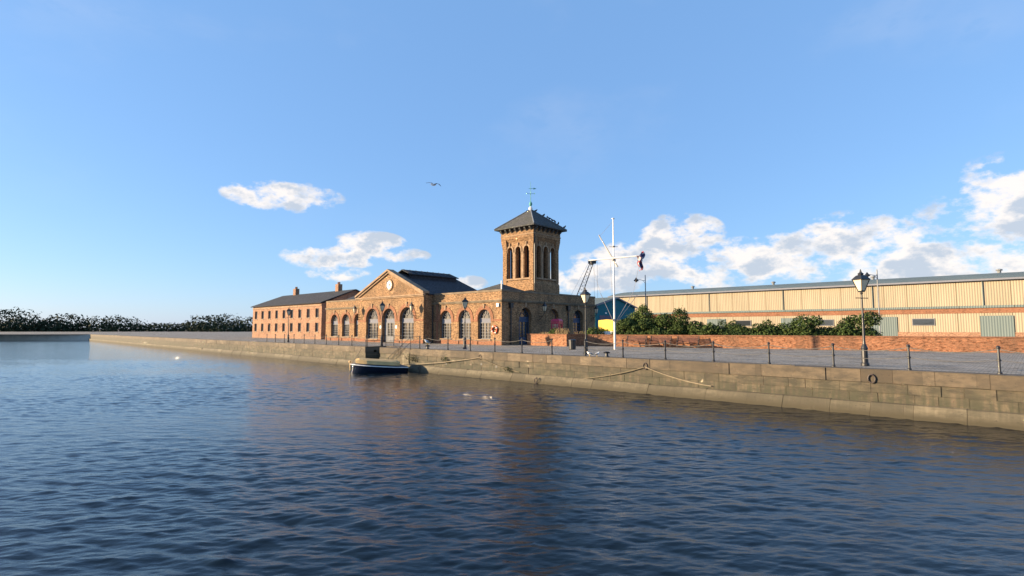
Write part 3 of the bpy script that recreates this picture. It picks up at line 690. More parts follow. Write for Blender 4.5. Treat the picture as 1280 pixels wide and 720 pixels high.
mb.box(tcx-hb-.05, tcx+hb+.05, tcy-hb-.05, tcy-hb-.002, 12.9, 13.02); mb.box(tcx+hb+.002, tcx+hb+.05, tcy-hb, tcy+hb+.05, 12.9, 13.02)
mb.box(tcx-hb-.05, tcx+hb+.05, tcy+hb+.002, tcy+hb+.05, 12.9, 13.02); mb.box(tcx-hb-.05, tcx-hb-.002, tcy-hb, tcy+hb, 12.9, 13.02)
mb.build('string_course', M['sandstone'], tw)
# eaves brackets
for nm, fn in sidespec:
    xf = fn(-.12)
    for k in range(7):
        u = -HW+.15+k*(2*HW-.3)/6
        p = MB(); v, f = [(u-.1, -.003, 13.3), (u+.1, -.003, 13.3), (u+.1, -.003, 13.78), (u-.1, -.003, 13.78), (u-.1, -.42, 13.62), (u+.1, -.42, 13.62), (u+.1, -.42, 13.78), (u-.1, -.42, 13.78)], [(0,1,2,3),(7,6,5,4),(0,4,5,1),(1,5,6,2),(2,6,7,3),(3,7,4,0)]
        p.add(v, f); p.build('eaves_bracket', M['slate_tower'], tw, xf)
mb = MB(); er = HW+.72
apx = (tcx, tcy, 16.55)
c4 = [(tcx+i*er, tcy+j*er) for i, j in ((-1,-1),(1,-1),(1,1),(-1,1))]
mb.add([(*p, 13.93) for p in c4]+[apx]+[(*p, 13.79) for p in c4], [(0,1,4),(1,2,4),(2,3,4),(3,0,4),(8,7,6,5),(0,5,6,1),(1,6,7,2),(2,7,8,3),(3,8,5,0)])
trf = mb.build('tower_roof', M['slate_tower'], tw)
mb = MB()
for p in c4: mb.tube([(*p, 13.97), (apx[0], apx[1], apx[2]+.04)], .07, 6)
mb.build('hip_ridge', M['lead'], tw)
mb = MB(); mb.lathe([(.22, 0), (.25, .3), (.12, .45), (.06, .5)], (tcx, tcy, 16.45), 10); mb.build('finial_base', M['white_paint'], tw)
mb = MB(); mb.lathe([(.05, 0), (.16, .15), (.21, .33), (.16, .52), (.06, .62), (.05, .8)], (tcx, tcy, 16.9), 12, 0)
mb.tube([(tcx, tcy, 17.5), (tcx, tcy, 20.1)], [.04, .018], 6)
ux, uy = math.cos(R(42.3)), math.sin(R(42.3))            # arms face the compass, not the tower
for a in (0, 1, 2, 3):
    c_, s_ = math.cos(a*math.pi/2), math.sin(a*math.pi/2); dx, dy = ux*c_-uy*s_, ux*s_+uy*c_
    mb.tube([(tcx, tcy, 18.55), (tcx+dx*.5, tcy+dy*.5, 18.55)], .025, 5); mb.box(tcx+dx*.5-.05, tcx+dx*.5+.05, tcy+dy*.5-.02, tcy+dy*.5+.02, 18.5, 18.65)
mb.tube([(tcx-ux*.25, tcy-uy*.25, 19.2), (tcx+ux*.6, tcy+uy*.6, 19.2)], .03, 5)
mb.add([(tcx+ux*.35, tcy+uy*.35, 19.08), (tcx+ux*.75, tcy+uy*.75, 19.2), (tcx+ux*.35, tcy+uy*.35, 19.32), (tcx+ux*.36+.02, tcy+uy*.36-.02, 19.2)], [(0,1,2),(0,3,1),(1,3,2),(2,3,0)])
mb.build('weather_vane', M['verdigris'], tw)
mb = MB(); mb.box(tcx-1.75, tcx+1.75, tcy-1.75, tcy+1.3, 5.3, 13.9); mb.build('dark_core', M['iron'], tw)  # dark block added inside the shaft so the slots read as dark
mb = MB(); mb.tube([(TX1+.1, TY0+.12, 5.3), (TX1+.1, TY0+.12, 13.4)], .07, 6); mb.build('downpipe', M['iron'], tw)

# --- fittings on the walls
for u in (1.28, 11.4):
    mb = MB(); mb.tube([(u, -.14, .05), (u, -.14, 3.9)], .07, 8); mb.box(u-.22, u+.22, -.32, -.003, 3.9, 4.3); mb.box(u-.28, u+.28, -.36, -.003, 4.3, 4.42)
    for z in (.9, 2.2, 3.4): mb.box(u-.12, u+.12, -.16, -.003, z, z+.06)
    mb.build('downpipe', M['iron'], st, sx(0))
mb = MB(); mb.tube([(BX1+.1, -.12, .1), (BX1+.1, -.12, 4.4)], .06, 8); mb.build('downpipe', M['iron'], st)
mb = MB(); mb.box(-.62, -.32, -.16, -.003, 4.0, 4.36); mb.build('alarm_box', M['white_paint'], st, fx(0))
for u in (-16.35, -19.7):
    mb = MB(); mb.box(u-.14, u+.14, -.03, -.003, 1.75, 2.1); mb.build('notice_board', M['white_paint'], st, fx(BY))
mb = MB(); mb.box(-18.35, -17.75, .40, .48, 2.58, 2.76); mb.build('notice_board', M['white_paint'], st, fx(BY))

def bracket_lamp(x, y, z, rz, parent, lit_side):
    """wall lantern on a scrolled bracket, a part of the building"""
    mb = MB()
    mb.tube([(0,-.003,-.55),(0,-.45,-.5),(0,-.75,-.25),(0,-.78,0)], .035, 6); mb.bar((0,-.003,-.2), (0,-.70,-.2), .04)
    mb.tube([(0,-.003,-.9),(0,-.25,-.75),(0,-.45,-.5)], .03, 6)
    mb.lathe([(.12,0),(.14,.03),(.14,.06)], (0,-.78,0), 4, math.pi/4)
    mb.lathe([(.31,.58),(.16,.82),(.07,.90),(.10,.95),(.02,1.10)], (0,-.78,0), 4, math.pi/4)
    for a in range(4):
        t = a*math.pi/2+math.pi/4; mb.bar((.13*math.cos(t), -.78+.13*math.sin(t), .06), (.27*math.cos(t), -.78+.27*math.sin(t), .58), .035)
    c, s_ = math.cos(rz), math.sin(rz); xf = lambda a, b, d: (x+a*c-b*s_, y+a*s_+b*c, z+d)
    o = mb.build('wall_lantern', M['iron'], parent, xf)
    g = MB(); g.lathe([(.12,.07),(.25,.57)], (0,-.78,0), 4, math.pi/4); g.build('lamp_glass', M['lamp_glass'], o, xf)
bracket_lamp(-24.55, BY, 3.75, R(0), st, 1)
bracket_lamp(-12.35, BY, 3.75, R(0), st, 1)
bracket_lamp(0, 6.1, 3.6, R(90), st, 0)
bracket_lamp(0, 16.4, 3.6, R(90), st, 0)

def station_xy(x, y): return (SC.x+.7393*x+.6734*y, SC.y-.6734*x+.7393*y)

# ------------------------------------------------------------------ life ring on the wall
lx, ly = station_xy(-.95, -.09)
lr = thing('life_ring', (lx, ly, 1.62), SR, 'orange and white life ring hung on the sunlit brick corner of the station', 'life ring')
pts = [(.36*math.cos(a), 0, .36*math.sin(a)) for a in np.linspace(0, 2*math.pi, 25)[:-1]]
mb = MB(); mb.tube(pts, .095, 8, close=True); ring = mb.build('ring', M['ring_red'], lr, smooth=True)
mb = MB()
for k in range(4):
    a0 = k*math.pi/2+.5; mb.tube([(.36*math.cos(a0+t), 0, .36*math.sin(a0+t)) for t in (-.16,-.08,0,.08,.16)], .10, 8)
mb.build('white_band', M['white_paint'], ring)
mb = MB(); mb.box(-.55, .55, .02, .085, -.55, .58); mb.build('back_board', M['ring_red'], lr) if False else None
mb = MB(); mb.lathe([(.06,0),(.10,.06),(.06,.12)], (0, 0, -.05), 8); mb.bar((0,.0,.0),(0,.085,.0),.08); mb.build('hook', M['iron'], lr)

# ------------------------------------------------------------------ lamp posts on the quay
def lamp_post(x, y, H, label, rz=0):
    t = thing('lamp_post', (x, y, 0), rz, label, 'lamp post', 'heritage lanterns on posts along the quay')
    mb = MB(); k = H/4.4; hp = H-1.0
    mb.lathe([(.17,0),(.17,.12),(.135,.16),(.125,.75),(.15,.80),(.12,.88),(.07,1.0),(.055,1.15),(.05,2.2),(.065,2.24),(.045,2.30),(.036,hp-.12),(.06,hp-.06),(.04,hp)], (0,0,0), 12)
    mb.build('post', M['iron'], t)
    mb = MB(); mb.tube([(-.32,0,hp-.28),(.32,0,hp-.28)], .02, 6); mb.lathe([(.0,-.03),(.035,0),(0,.03)], (-.33,0,hp-.28), 6); mb.lathe([(.0,-.03),(.035,0),(0,.03)], (.33,0,hp-.28), 6); mb.build('ladder_bar', M['iron'], t)
    mb = MB(); mb.lathe([(.13,hp),(.15,hp+.04),(.15,hp+.07)], (0,0,0), 4, math.pi/4)
    for a in range(4):
        q = a*math.pi/2+math.pi/4; mb.bar((.14*math.cos(q), .14*math.sin(q), hp+.06), (.33*math.cos(q), .33*math.sin(q), hp+.56), .03)
    mb.lathe([(.37,hp+.56),(.38,hp+.59),(.20,hp+.76),(.10,hp+.80),(.13,hp+.85),(.05,hp+.92),(.015,hp+1.06)], (0,0,0), 4, math.pi/4)
    lan_ = mb.build('lantern', M['iron'], t)
    mb = MB(); mb.lathe([(.125,hp+.07),(.315,hp+.555)], (0,0,0), 4, math.pi/4); mb.build('lamp_glass', M['lamp_glass'], lan_)
    return t
lamp_post(-12.95, 53.1, 4.45, 'black lantern post in front of the blue-grey door of the clock gable', R(20))
lamp_post(-3.97, 44.95, 4.4, 'black lantern post between the two right hand arched windows of the sunlit wing', R(10))
lamp_post(4.92, 35.6, 4.4, 'black lantern post with pale glass at the quay edge beside the white flag mast', R(35))
lamp_post(16.2, 24.6, 4.4, 'black lantern post at the near quay edge in front of the benches', R(15))
lamp_post(-28.5, 68.0, 4.4, 'black lantern post on the quay beyond the moored boat', R(15))

# ------------------------------------------------------------------ post and chain railings along the quay
PD = .62
def post_mb(mb, p, h=1.06):
    mb.lathe([(.075,0),(.075,.06),(.046,.09),(.042,h*.45),(.065,h*.47),(.065,h*.52),(.042,h*.54),(.04,h-.12),(.065,h-.10),(.07,h-.05),(.04,h)], p, 8)
def sag(a, b, s, n=10):
    a, b = Vector(a), Vector(b); return [a.lerp(b, i/n)-Vector((0,0,s*4*(i/n)*(1-i/n))) for i in range(n+1)]
def fence_run(ts, label, rail=True):
    o = Vector(Qp(ts[0], PD)); t = thing('chain_fence', o, 0, label, 'railing', 'post and chain railings along the quay')
    P = [Vector(Qp(q, PD))-o for q in ts]
    for p in P: mb = MB(); post_mb(mb, tuple(p)); mb.build('post', M['iron'], t)
    for a, b in zip(P, P[1:]):
        mb = MB(); mb.tube(sag(a+Vector((0,0,.93)), b+Vector((0,0,.93)), .17), .015, 5); mb.build('chain', M['chain'], t)
        mb = MB(); mb.tube(sag(a+Vector((0,0,.52)), b+Vector((0,0,.52)), .10), .011, 5); mb.build('chain', M['chain'], t)
    return t
def tpar(x, y): return (Vector((x, y, 0))-Q0).dot(qd)
ref = [tpar(*p) for p in ((.2,40.9),(2.04,38.55),(3.92,37.1),(5.63,34.8),(7.52,33.0),(9.1,30.37))]
step = (ref[-1]-ref[0])/5
right = [ref[0]+step*k for k in range(0, 6)]
fence_run([ref[0]-step*k for k in range(3, 0, -1)]+right[:3], 'black post and chain railing from the station corner to the planter')
fence_run(right[2:], 'black post and chain railing in front of the white flag mast') if False else fence_run(right[3:6]+[ref[0]+step*k for k in range(6, 12)], 'black post and chain railing in front of the flag mast and wooden benches')
fence_run([ST0-1.0-step*k for k in range(9, -1, -1)], 'black post and chain railing left of the quay steps, above the dark boat')
# short link between the second and third runs, over the lamp post
fence_run([-2.35, ref[0]-step*3], 'short black post and chain railing right of the quay steps')
# handrail round the steps
hr = thing('stair_handrail', Qp(ST0, 0), 0, 'black tubular handrail guarding the quay steps above the dark boat', 'handrail')
o = Vector(Qp(ST0, 0))
def W(t, d, z): return tuple(Vector(Qp(t, d, z))-o)
for t_, d_ in ((ST0-.12, .25), (ST0-.12, SD+.1), (ST0+1.2, SD+.15), (ST1+.12, SD+.1)):
    mb = MB(); mb.tube([W(t_, d_, 0), W(t_, d_, 1.08)], .035, 8); mb.build('post', M['iron'], hr)
mb = MB()
for z in (1.05, .55): mb.tube([W(ST0-.12, .25, z), W(ST0-.12, SD+.1, z), W(ST0+1.2, SD+.15, z), W(ST1+.12, SD+.1, z)], .025, 6)
mb.build('rail', M['iron'], hr)
mb = MB()
for dz in (0, -.45): mb.tube([W(-1.9, .3, 1.05+dz), W(-2.75, -.03, 1.0+dz), W(-4.2, -.12, .15+dz), W(-5.9, -.2, -.85+dz)], .022, 6)
for t_, d_, z0, z1 in ((-1.9, .3, 0, 1.05), (-2.75, -.03, -.1, 1.0), (-4.2, -.12, -1.37, .15), (-5.9, -.2, -1.37, -.85)): mb.tube([W(t_, d_, z0), W(t_, d_, z1)], .025, 6)
mb.build('sloping_rail', M['iron'], hr)

# ------------------------------------------------------------------ ropes on the dock wall
def rope(name, pts, r, m, label):
    o = Vector(pts[0]); mb = MB(); mb.tube([Vector(p)-o for p in pts], r, 6); ob = mb.build(name, m); ob.location = o; meta(ob, label, 'rope', 'ropes slung along the dock wall')
sp = Qp(6.13, -.08, -.42)
def chainpts(a, b, s, n=14): return [tuple(p) for p in sag(a, b, s, n)]
rope('mooring_rope', chainpts(Qp(-3.6, -.32, -1.34), sp, .12), .026, M['rope'], 'pale mooring rope running from the dark boat up to the wall ring')
rope('mooring_rope', chainpts(sp, Qp(10.15, -.10, -1.25), .10), .022, M['mossrope'], 'thin rope drooping right from the wall ring below the station corner')
s2 = Qp(19.85, -.08, -.42)
rope('mooring_rope', chainpts(Qp(15.6, -.08, -1.33), s2, .10), .024, M['mossrope'], 'dark rope rising to the wall ring below the flag mast')
rope('mooring_rope', chainpts(s2, Qp(23.6, -.08, -1.2), .12), .026, M['rope'], 'rope drooping right from the wall ring below the benches')

# ------------------------------------------------------------------ moored boat
def boat():
    a = Vector((-13.15, 43.6, WZ)); b = Vector((-8.75, 44.9, WZ)); d = (b-a); L = d.length; rz = math.atan2(d.y, d.x)
    t = thing('moored_boat', a, rz, 'small navy blue boat with tan canvas cover moored against the dock wall', 'boat')
    n = 13; hull = MB(); vs = []; fs = []; m = 9
    def half(s): return 1.02*min(1, (s*3.2)**.55)*(1-.35*max(0, s-.75)/.25) if s > 0 else .02
    def sheer(s): return .66-.30*s+.10*(s-.6)**2
    for i in range(n):
        s = i/(n-1); w = max(.03, half(s)); top = sheer(s)
        for j in range(m):
            q = -1+2*j/(m-1); yy = w*math.copysign(abs(q)**.8, q); zz = -.35+(top+.35)*abs(q)**1.7; vs.append((s*L, yy, zz))
    for i in range(n-1):
        for j in range(m-1): fs.append((i*m+j, i*m+j+1, (i+1)*m+j+1, (i+1)*m+j))
    fs.append(tuple((n-1)*m+j for j in range(m))); fs.append(tuple(j for j in range(m-1, -1, -1)))
    hull.add(vs, fs); hull.build('hull', M['navy'], t, smooth=True)
    mb = MB()
    for sgn in (-1, 1): mb.tube([(i/(n-1)*L, sgn*(max(.03, half(i/(n-1)))+.01), sheer(i/(n-1))) for i in range(n)], .035, 6)
    mb.build('gunwale', M['white_paint'], t)
    mb = MB(); vs = []; fs = []; k = 9
    def cov(s, q):
        w = max(.02, half(s)*.97); rise = .42*min(1, max(0, (s-.02)/.12))**.7*(1 if s < .82 else 1-(s-.82)/.18*.75)
        return (s*L, w*q, sheer(s)+.01+rise*(1-abs(q)**2.6)*.55+ (0 if abs(q) > .98 else .0))
    # grey lower canvas
    ss = [i/18 for i in range(19)]
    for s in ss:
        for j in range(k): vs.append(cov(s, -1+2*j/(k-1)))
    for i in range(len(ss)-1):
        for j in range(k-1): fs.append((i*k+j, i*k+j+1, (i+1)*k+j+1, (i+1)*k+j))
    mb.add(vs, fs); mb.build('foredeck_cover', M['greycloth'], t, smooth=True)
    mb = MB(); vs = []; fs = []; ss = [.09+.76*i/12 for i in range(13)]
    for s in ss:
        w = half(s)*.90; z0 = sheer(s)+.04; e = 1 if .12 < s < .82 else .8
        for y, z in ((-w, z0+.10), (-w*.97, z0+.38*e), (-w*.4, z0+.50*e), (w*.4, z0+.50*e), (w*.97, z0+.38*e), (w, z0+.10)): vs.append((s*L, y, z))
    for i in range(12):
        for j in range(5): fs.append((i*6+j, i*6+j+1, (i+1)*6+j+1, (i+1)*6+j))
    fs += [tuple(range(5, -1, -1)), tuple(72+j for j in range(6))]
    mb.add(vs, fs); mb.build('cabin_cover', M['tan'], t)
    mb = MB(); mb.tube([(.02, 0, .2), (-.02, 0, .86)], .05, 8); mb.lathe([(.10,0),(.12,.08),(.06,.16)], (-.02,0,.82), 8); mb.build('stem_post', M['tan'], t)
    mb = MB()
    for k_ in range(2): mb.tube([(L*.80+.25*k_, -.45, .40), (L*.80+.25*k_, -.40, .62), (L*.80+.25*k_, .40, .62), (L*.80+.25*k_, .45, .40)], .05, 6)
    mb.build('rope_coil', M['mossrope'], t)
    mb = MB(); mb.tube(sag((0,.1,.7), (.9, 2.6, 1.9), .15), .02, 5); mb.build('painter', M['mossrope'], t)
boat()

# ------------------------------------------------------------------ bollards, gulls, bin
def bollard(x, y, label):
    t = thing('mooring_bollard', (x, y, 0), 0, label, 'bollard', 'iron mooring bollards on the coping'); t.scale = (.72,)*3; mb = MB()
    mb.lathe([(.24,0),(.24,.05),(.14,.09),(.12,.30),(.20,.36),(.22,.42),(.16,.46),(.02,.48)], (0,0,0), 12); mb.build('bollard_post', M['iron'], t, smooth=False)
    mb = MB(); mb.tube([(-.28,0,.36),(.28,0,.36)], .05, 8); mb.build('cross_pin', M['iron'], t)
bp = Qp(16.95, .45); bollard(bp[0], bp[1],  'black mooring bollard on the coping just in front of the white mast')
bp2 = Qp(-.95, .42); bollard(bp2[0], bp2[1], 'black mooring bollard with a gull on it near the gable corner')

def gull(x, y, z, rz, label, s=1.0):
    t = thing('gull', (x, y, z), rz, label, 'gull', 'gulls on the quay'); t.scale = (s,)*3
    mb = MB(); mb.tube([(-.26,0,.19),(-.16,0,.23),(0,0,.26),(.12,0,.30),(.19,0,.38),(.22,0,.43),(.27,0,.43)], [.02,.07,.10,.095,.06,.055,.02], 10); mb.build('body', M['bird_white'], t, smooth=True)
    mb = MB()
    for k in (-1, 1): mb.tube([(-.36,k*.04,.20),(-.18,k*.085,.26),(0,k*.095,.28),(.09,k*.07,.30)], [.012,.04,.05,.02], 8)
    mb.build('wings', M['bird_grey'], t, smooth=True)
    mb = MB()
    for k in (-1, 1): mb.tube([(0,k*.04,.0),(.0,k*.04,.19)], .010, 5); mb.box(-.02,.06,k*.04-.025,k*.04+.025,0,.008)
    mb.tube([(.27,0,.43),(.335,0,.415)], [.016,.006], 6); mb.build('beak', M['beak'], t)
gull(bp2[0], bp2[1], .345, R(200), 'white gull standing on the bollard near the gable corner')
g1 = Qp(15.75, .35); gull(g1[0], g1[1], .012, R(150), 'white gull standing at the foot of the lamp post by the mast', .62)
g2 = Qp(16.3, .35); gull(g2[0], g2[1], .012, R(20), 'white gull standing between the lamp post and the bollard by the mast', .62)

# gull in flight
fg = thing('flying_gull', (-6.6, 44, 13.8), R(8), 'dark winged gull flying in the open sky left of the tower', 'gull')
mb = MB(); mb.tube([(-.30,-.0,-.03),(-.18,0,-.02),(0,0,0),(.14,0,.02),(.22,0,.03),(.28,0,.02)], [.015,.06,.085,.07,.045,.012], 10)
mb.build('body', M['bird_white'], fg, smooth=True)
def wing(pts, chord, th=.012):
    vs = []; fs = []
    for (x, y, z), c in zip(pts, chord): vs += [(x+c*.45, y, z), (x, y, z+th), (x-c*.55, y, z-.01), (x, y, z-th)]
    for i in range(len(pts)-1):
        for j in range(4): fs.append((i*4+j, i*4+(j+1) % 4, (i+1)*4+(j+1) % 4, (i+1)*4+j))
    fs += [(3,2,1,0), tuple(len(vs)-4+j for j in range(4))]; return vs, fs
# body points away from the viewer, wings spread left and right with bent wrists
fg.rotation_euler = (R(8), R(-6), R(62)); fg.scale = (1.2,)*3
mb = MB(); mb.add(*wing([(.03,.05,.02),(.07,.22,.13),(.06,.40,.16),(-.06,.62,.10)], [.22,.21,.16,.04])); mb.build('wing', M['bird_grey'], fg)
mb = MB(); mb.add(*wing([(.03,-.05,.02),(.07,-.22,.10),(.06,-.42,.05),(-.06,-.68,-.10)], [.22,.21,.16,.04])); mb.build('wing', M['bird_grey'], fg)
mb = MB(); mb.add([(-.26,.03,0),(-.42,.09,0),(-.42,-.09,0),(-.26,-.03,0),(-.34,0,.015),(-.34,0,-.015)], [(0,1,4),(1,2,4),(2,3,4),(3,0,4),(1,0,5),(2,1,5),(3,2,5),(0,3,5)]); mb.build('tail', M['bird_white'], fg)

# pigeons on the hip of the tower roof
def pigeon(x, y, z, rz, label):
    o = thing('pigeon', (x, y, z), rz, label, 'pigeon', 'pigeons perched on the tower roof')
    return o
pg0 = None
for k, f in enumerate((.14, .36, .46, .52, .60, .67, .76, .93)):
    lx_ = tcx+er*(1-f)*1.0; px_ = tcx+er*f; py_ = tcy+er*f*.86; zz = 16.6-(16.6-13.97)*f
    xx, yy = station_xy(tcx+er*f, tcy+er*f)
    if pg0 is None:
        pg0 = pigeon(xx, yy, zz, R(40*k), 'dark pigeon on the tower roof, nearest the roof peak')
        mb = MB(); mb.tube([(-.20,0,.06),(-.1,0,.10),(.02,0,.13),(.09,0,.18),(.12,0,.24),(.17,0,.24)], [.02,.06,.085,.055,.045,.008], 8); mb.build('body', M['pigeon'], pg0, smooth=True)
        mb = MB(); mb.tube([(0,.03,-.06),(0,.03,.06)], .009, 4); mb.tube([(0,-.03,-.06),(0,-.03,.06)], .009, 4); mb.build('legs', M['beak'], pg0)
    else:
        c = copy_tree(pg0); c['label'] = 'dark pigeon on the tower roof, '+['', 'second from the roof peak', 'third from the roof peak', 'fourth from the roof peak', 'fourth from the roof corner', 'third from the roof corner', 'second from the roof corner', 'perched at the right roof corner'][k]; c.location = (xx, yy, zz+.04); c.rotation_euler = (0, 0, R(47*k))
    (pg0 if k == 0 else c).scale = (1.35,)*3

# litter bin
lb = thing('litter_bin', (4.95, 43.9, 0), 0, 'dark litter bin on the cobbles beside the brick planter', 'bin')
mb = MB(); mb.lathe([(.26,0),(.28,.05),(.30,.68),(.33,.70),(.33,.76)], (0,0,0), 12); mb.build('bin_body', M['iron'], lb); mb = MB(); mb.lathe([(.33,.762),(.30,.82),(.12,.86)], (0,0,0), 12); mb.build('lid', M['iron'], lb)

# ------------------------------------------------------------------ brick planter, phone box, long low wall
pl_a = Vector((1.57, 55.5, 0)); pr = math.atan2(-.715, .70)
pl = thing('brick_planter', pl_a, pr, 'raised orange brick planter wall in front of the shaded station side', 'planter')
PLL = 5.3
mb = MB(); mb.box(0, PLL, 0, .34, 0, 1.10); mb.box(PLL-.34, PLL, .34, 3.4, 0, 1.10); mb.box(0, .34, .34, 3.4, 0, 1.1); mb.build('planter_wall', M['wallbrick'], pl)
mb = MB(); mb.box(-.06, PLL+.06, -.06, .38, 1.102, 1.19); mb.box(PLL-.36, PLL+.06, .38, 3.4, 1.102, 1.19); mb.build('planter_coping', M['redbrick'], pl)
mb = MB(); mb.box(.34, PLL-.34, .34, 3.4, .02, .98); mb.build('soil', M['bark'], pl)
def plxy(x, y): c, s_ = math.cos(pr), math.sin(pr); return (pl_a.x+c*x-s_*y, pl_a.y+s_*x+c*y)

pbx, pby = 4.80, 57.0
pb = thing('phone_box', (pbx, pby, 0), R(-30), 'crimson red telephone box behind the planter against the shaded wall', 'phone box')
mb = MB(); mb.box(-.48,.48,-.48,.48,0,.14)
for i in (-1,1):
    for j in (-1,1): mb.box(i*.41-.06, i*.41+.06, j*.41-.06, j*.41+.06, .14, 2.25)
mb.box(-.47,.47,-.47,.47,2.25,2.5); mb.build('kiosk_frame', M['red'], pb)
vs = []; fs = []; N = 12
mb = MB()
for k in range(7):
    q = k/6; w = .50-.08*q**2; zz = 2.5+.27*math.sin(q*math.pi/2); w = .50*math.cos(q*math.pi/2*.82)
    vs += [(i*w, j*w, zz) for i, j in ((-1,-1),(1,-1),(1,1),(-1,1))]
for k in range(6):
    for j in range(4): fs.append((k*4+j, k*4+(j+1)%4, (k+1)*4+(j+1)%4, (k+1)*4+j))
fs += [(3,2,1,0), (24,25,26,27)]; mb.add(vs, fs); mb.build('domed_roof', M['red'], pb)
for s_, xf in enumerate((lambda u,d,z: (u,-.44+d,z), lambda u,d,z: (.44-d,u,z), lambda u,d,z: (-u,.44-d,z), lambda u,d,z: (-.44+d,-u,z))):
    mb = MB()
    for u in (-.18, .18): mb.box(u-.03,u+.03,0,.03,.3,2.22)
    for k in range(9): z = .3+k*.24; mb.box(-.35,.35,.002,.028,z-.028,z+.028)
    mb.box(-.35,.35,0,.03,.14,.3); w_ = mb.build('glazed_door' if s_ == 0 else 'glazed_side', M['red'], pb, xf)
    mb = MB(); mb.box(-.35,.35,.035,.045,.3,2.24); mb.build('pane', M['glass'], w_, xf)

W0 = Vector((5.75, 54.05, 0)); wd = Vector((.88, -.475, 0)).normalized(); wr = math.atan2(wd.y, wd.x); WLEN = 44
lw_ = thing('garden_wall', W0, wr, 'long low orange brick wall behind the mast and benches', 'wall')
mb = MB(); mb.box(-.6, WLEN, 0, .35, 0, 1.05); mb.build('brickwork', M['wallbrick'], lw_)
mb = MB(); mb.box(-.65, WLEN, -.05, .40, 1.052, 1.14); mb.build('wall_coping', M['redbrick'], lw_)
def wxy(t, d=0): p = W0+wd*t+Vector((-wd.y, wd.x, 0))*d; return (p.x, p.y)

# ------------------------------------------------------------------ foliage
def leaf_cloud(mb, lobes, n, size, seed=0, flat=.0):
    rnd = random.Random(seed); tot = sum(l[3]*l[4]*l[5] for l in lobes)
    for (cx_, cy_, cz_, rx, ry, rz_) in lobes:
        k = int(n*rx*ry*rz_/tot)
        for _ in range(k):
            u = Vector((rnd.gauss(0,1), rnd.gauss(0,1), rnd.gauss(0,1))).normalized()
            rr = (.62+.38*rnd.random()**.6) if rnd.random() < .8 else rnd.random()
            nz = mnoise.noise(Vector((u.x*2.3+cx_, u.y*2.3+cy_, u.z*2.3+seed)))
            nz2 = mnoise.noise(Vector((u.x*6+cx_, u.y*6+seed, u.z*6+cz_)))
            if nz2 < -.22 and rnd.random() < .6: continue
            rr *= 1+.30*nz+.16*nz2
            p = Vector((cx_+u.x*rx*rr, cy_+u.y*ry*rr, cz_+u.z*rz_*rr))
            if p.z < flat: continue
            nn = (u+Vector((rnd.gauss(0,.7), rnd.gauss(0,.7), rnd.gauss(.2,.7)))).normalized()
            a = nn.cross(Vector((rnd.gauss(0,1), rnd.gauss(0,1), rnd.gauss(0,1)))).normalized(); b = nn.cross(a)
            s_ = size*(.6+.8*rnd.random())
            mb.add([p-a*s_, p+b*s_*.45, p+a*s_, p-b*s_*.45], [(0,1,2,3)])
def shrub(name, lobes, n, size, m, label, cat, seed, stems=5, group=None, loc=None, rz=0):
    cx_ = sum(l[0] for l in lobes)/len(lobes); cy_ = sum(l[1] for l in lobes)/len(lobes)
    loc = loc or (0, 0, 0); t = thing(name, loc, rz, label, cat, group)
    mb = MB(); leaf_cloud(mb, lobes, n, size, seed, .05); mb.build('foliage', m, t)
    rnd = random.Random(seed); mb = MB()
    for l in lobes:
        for k in range(stems):
            x = l[0]+rnd.uniform(-.5,.5)*l[3]; y = l[1]+rnd.uniform(-.4,.4)*l[4]
            mb.tube([(l[0]+(x-l[0])*.4, l[1]+(y-l[1])*.4, 0), (x, y, l[2]*.6), (x+rnd.uniform(-.3,.3)*l[3], y, l[2]+.5*l[5])], [.05,.03,.012], 5)
    mb.build('stems', M['bark'], t)
    return t
def hedge_at(t0, t1, dz, hts, label, seed, n=9000, d=1.5, size=.10):
    lobes = []; k = max(3, int((t1-t0)/.42)); rnd = random.Random(seed)
    for i in range(k):
        f = i/(k-1); h_ = (hts[0]+(hts[1]-hts[0])*f)*rnd.uniform(.72, 1.08); q_ = rnd.uniform(.45, 1.05)
        lobes.append(((t1-t0)*f+rnd.uniform(-.3,.3), rnd.uniform(-.5,.5), h_-.62*q_*1.1 if rnd.random() < .6 else h_*.5, q_, q_, .62*q_*1.15 if rnd.random() < .6 else h_*.5))
        lobes.append(((t1-t0)*f, rnd.uniform(-.2,.2), .85, .9, .9, .95))
    p = wxy(t0, d); return shrub('evergreen_shrub', lobes, n, size, M['leaf'], label, 'shrub', seed, 3, 'evergreen shrubs behind the low brick wall', (p[0], p[1], 0), wr)
def twall(px, d=1.5):
    u = (px-640)/665; best = min(range(0, 4600), key=lambda i: abs((lambda p: p[0]/p[1])(wxy(i/100, d))-u)); return best/100
hedge_at(twall(775), twall(800), 0, (2.9, 3.2), 'dense dark evergreen shrub right beside the white mast', 11, 26000)
hedge_at(twall(806), twall(842), 0, (3.0, 2.9), 'broad dark evergreen hedge mass behind the benches', 12, 26000)
hedge_at(twall(842), twall(925), 0, (2.9, 2.2), 'long ragged evergreen hedge to the right of the benches', 13, 44000)
hedge_at(twall(925), twall(1085), 0, (2.2, 2.9), 'far right ragged hedge below the cream shed', 14, 60000)
p = wxy(twall(803, 2.2), 2.2); shrub('leafy_bush', [(0,0,2.9,.95,.9,1.05),(-.75,.1,2.6,.8,.8,.7),(.8,.0,2.5,.8,.8,.75),(0.1,0,3.7,.45,.45,.5)], 5200, .085, M['leaf2'], 'tall light green bush rising above the evergreen hedge', 'bush', 21, 6, None, (p[0], p[1], 0))
p = wxy(twall(743, 1.2), 1.2); shrub('leafy_bush', [(0,0,1.05,1.05,.8,.85),(-.6,0,.9,.6,.6,.6)], 4200, .075, M['leaf2'], 'small round green shrub beside the yellow trailer', 'bush', 22, 5, None, (p[0], p[1], 0))
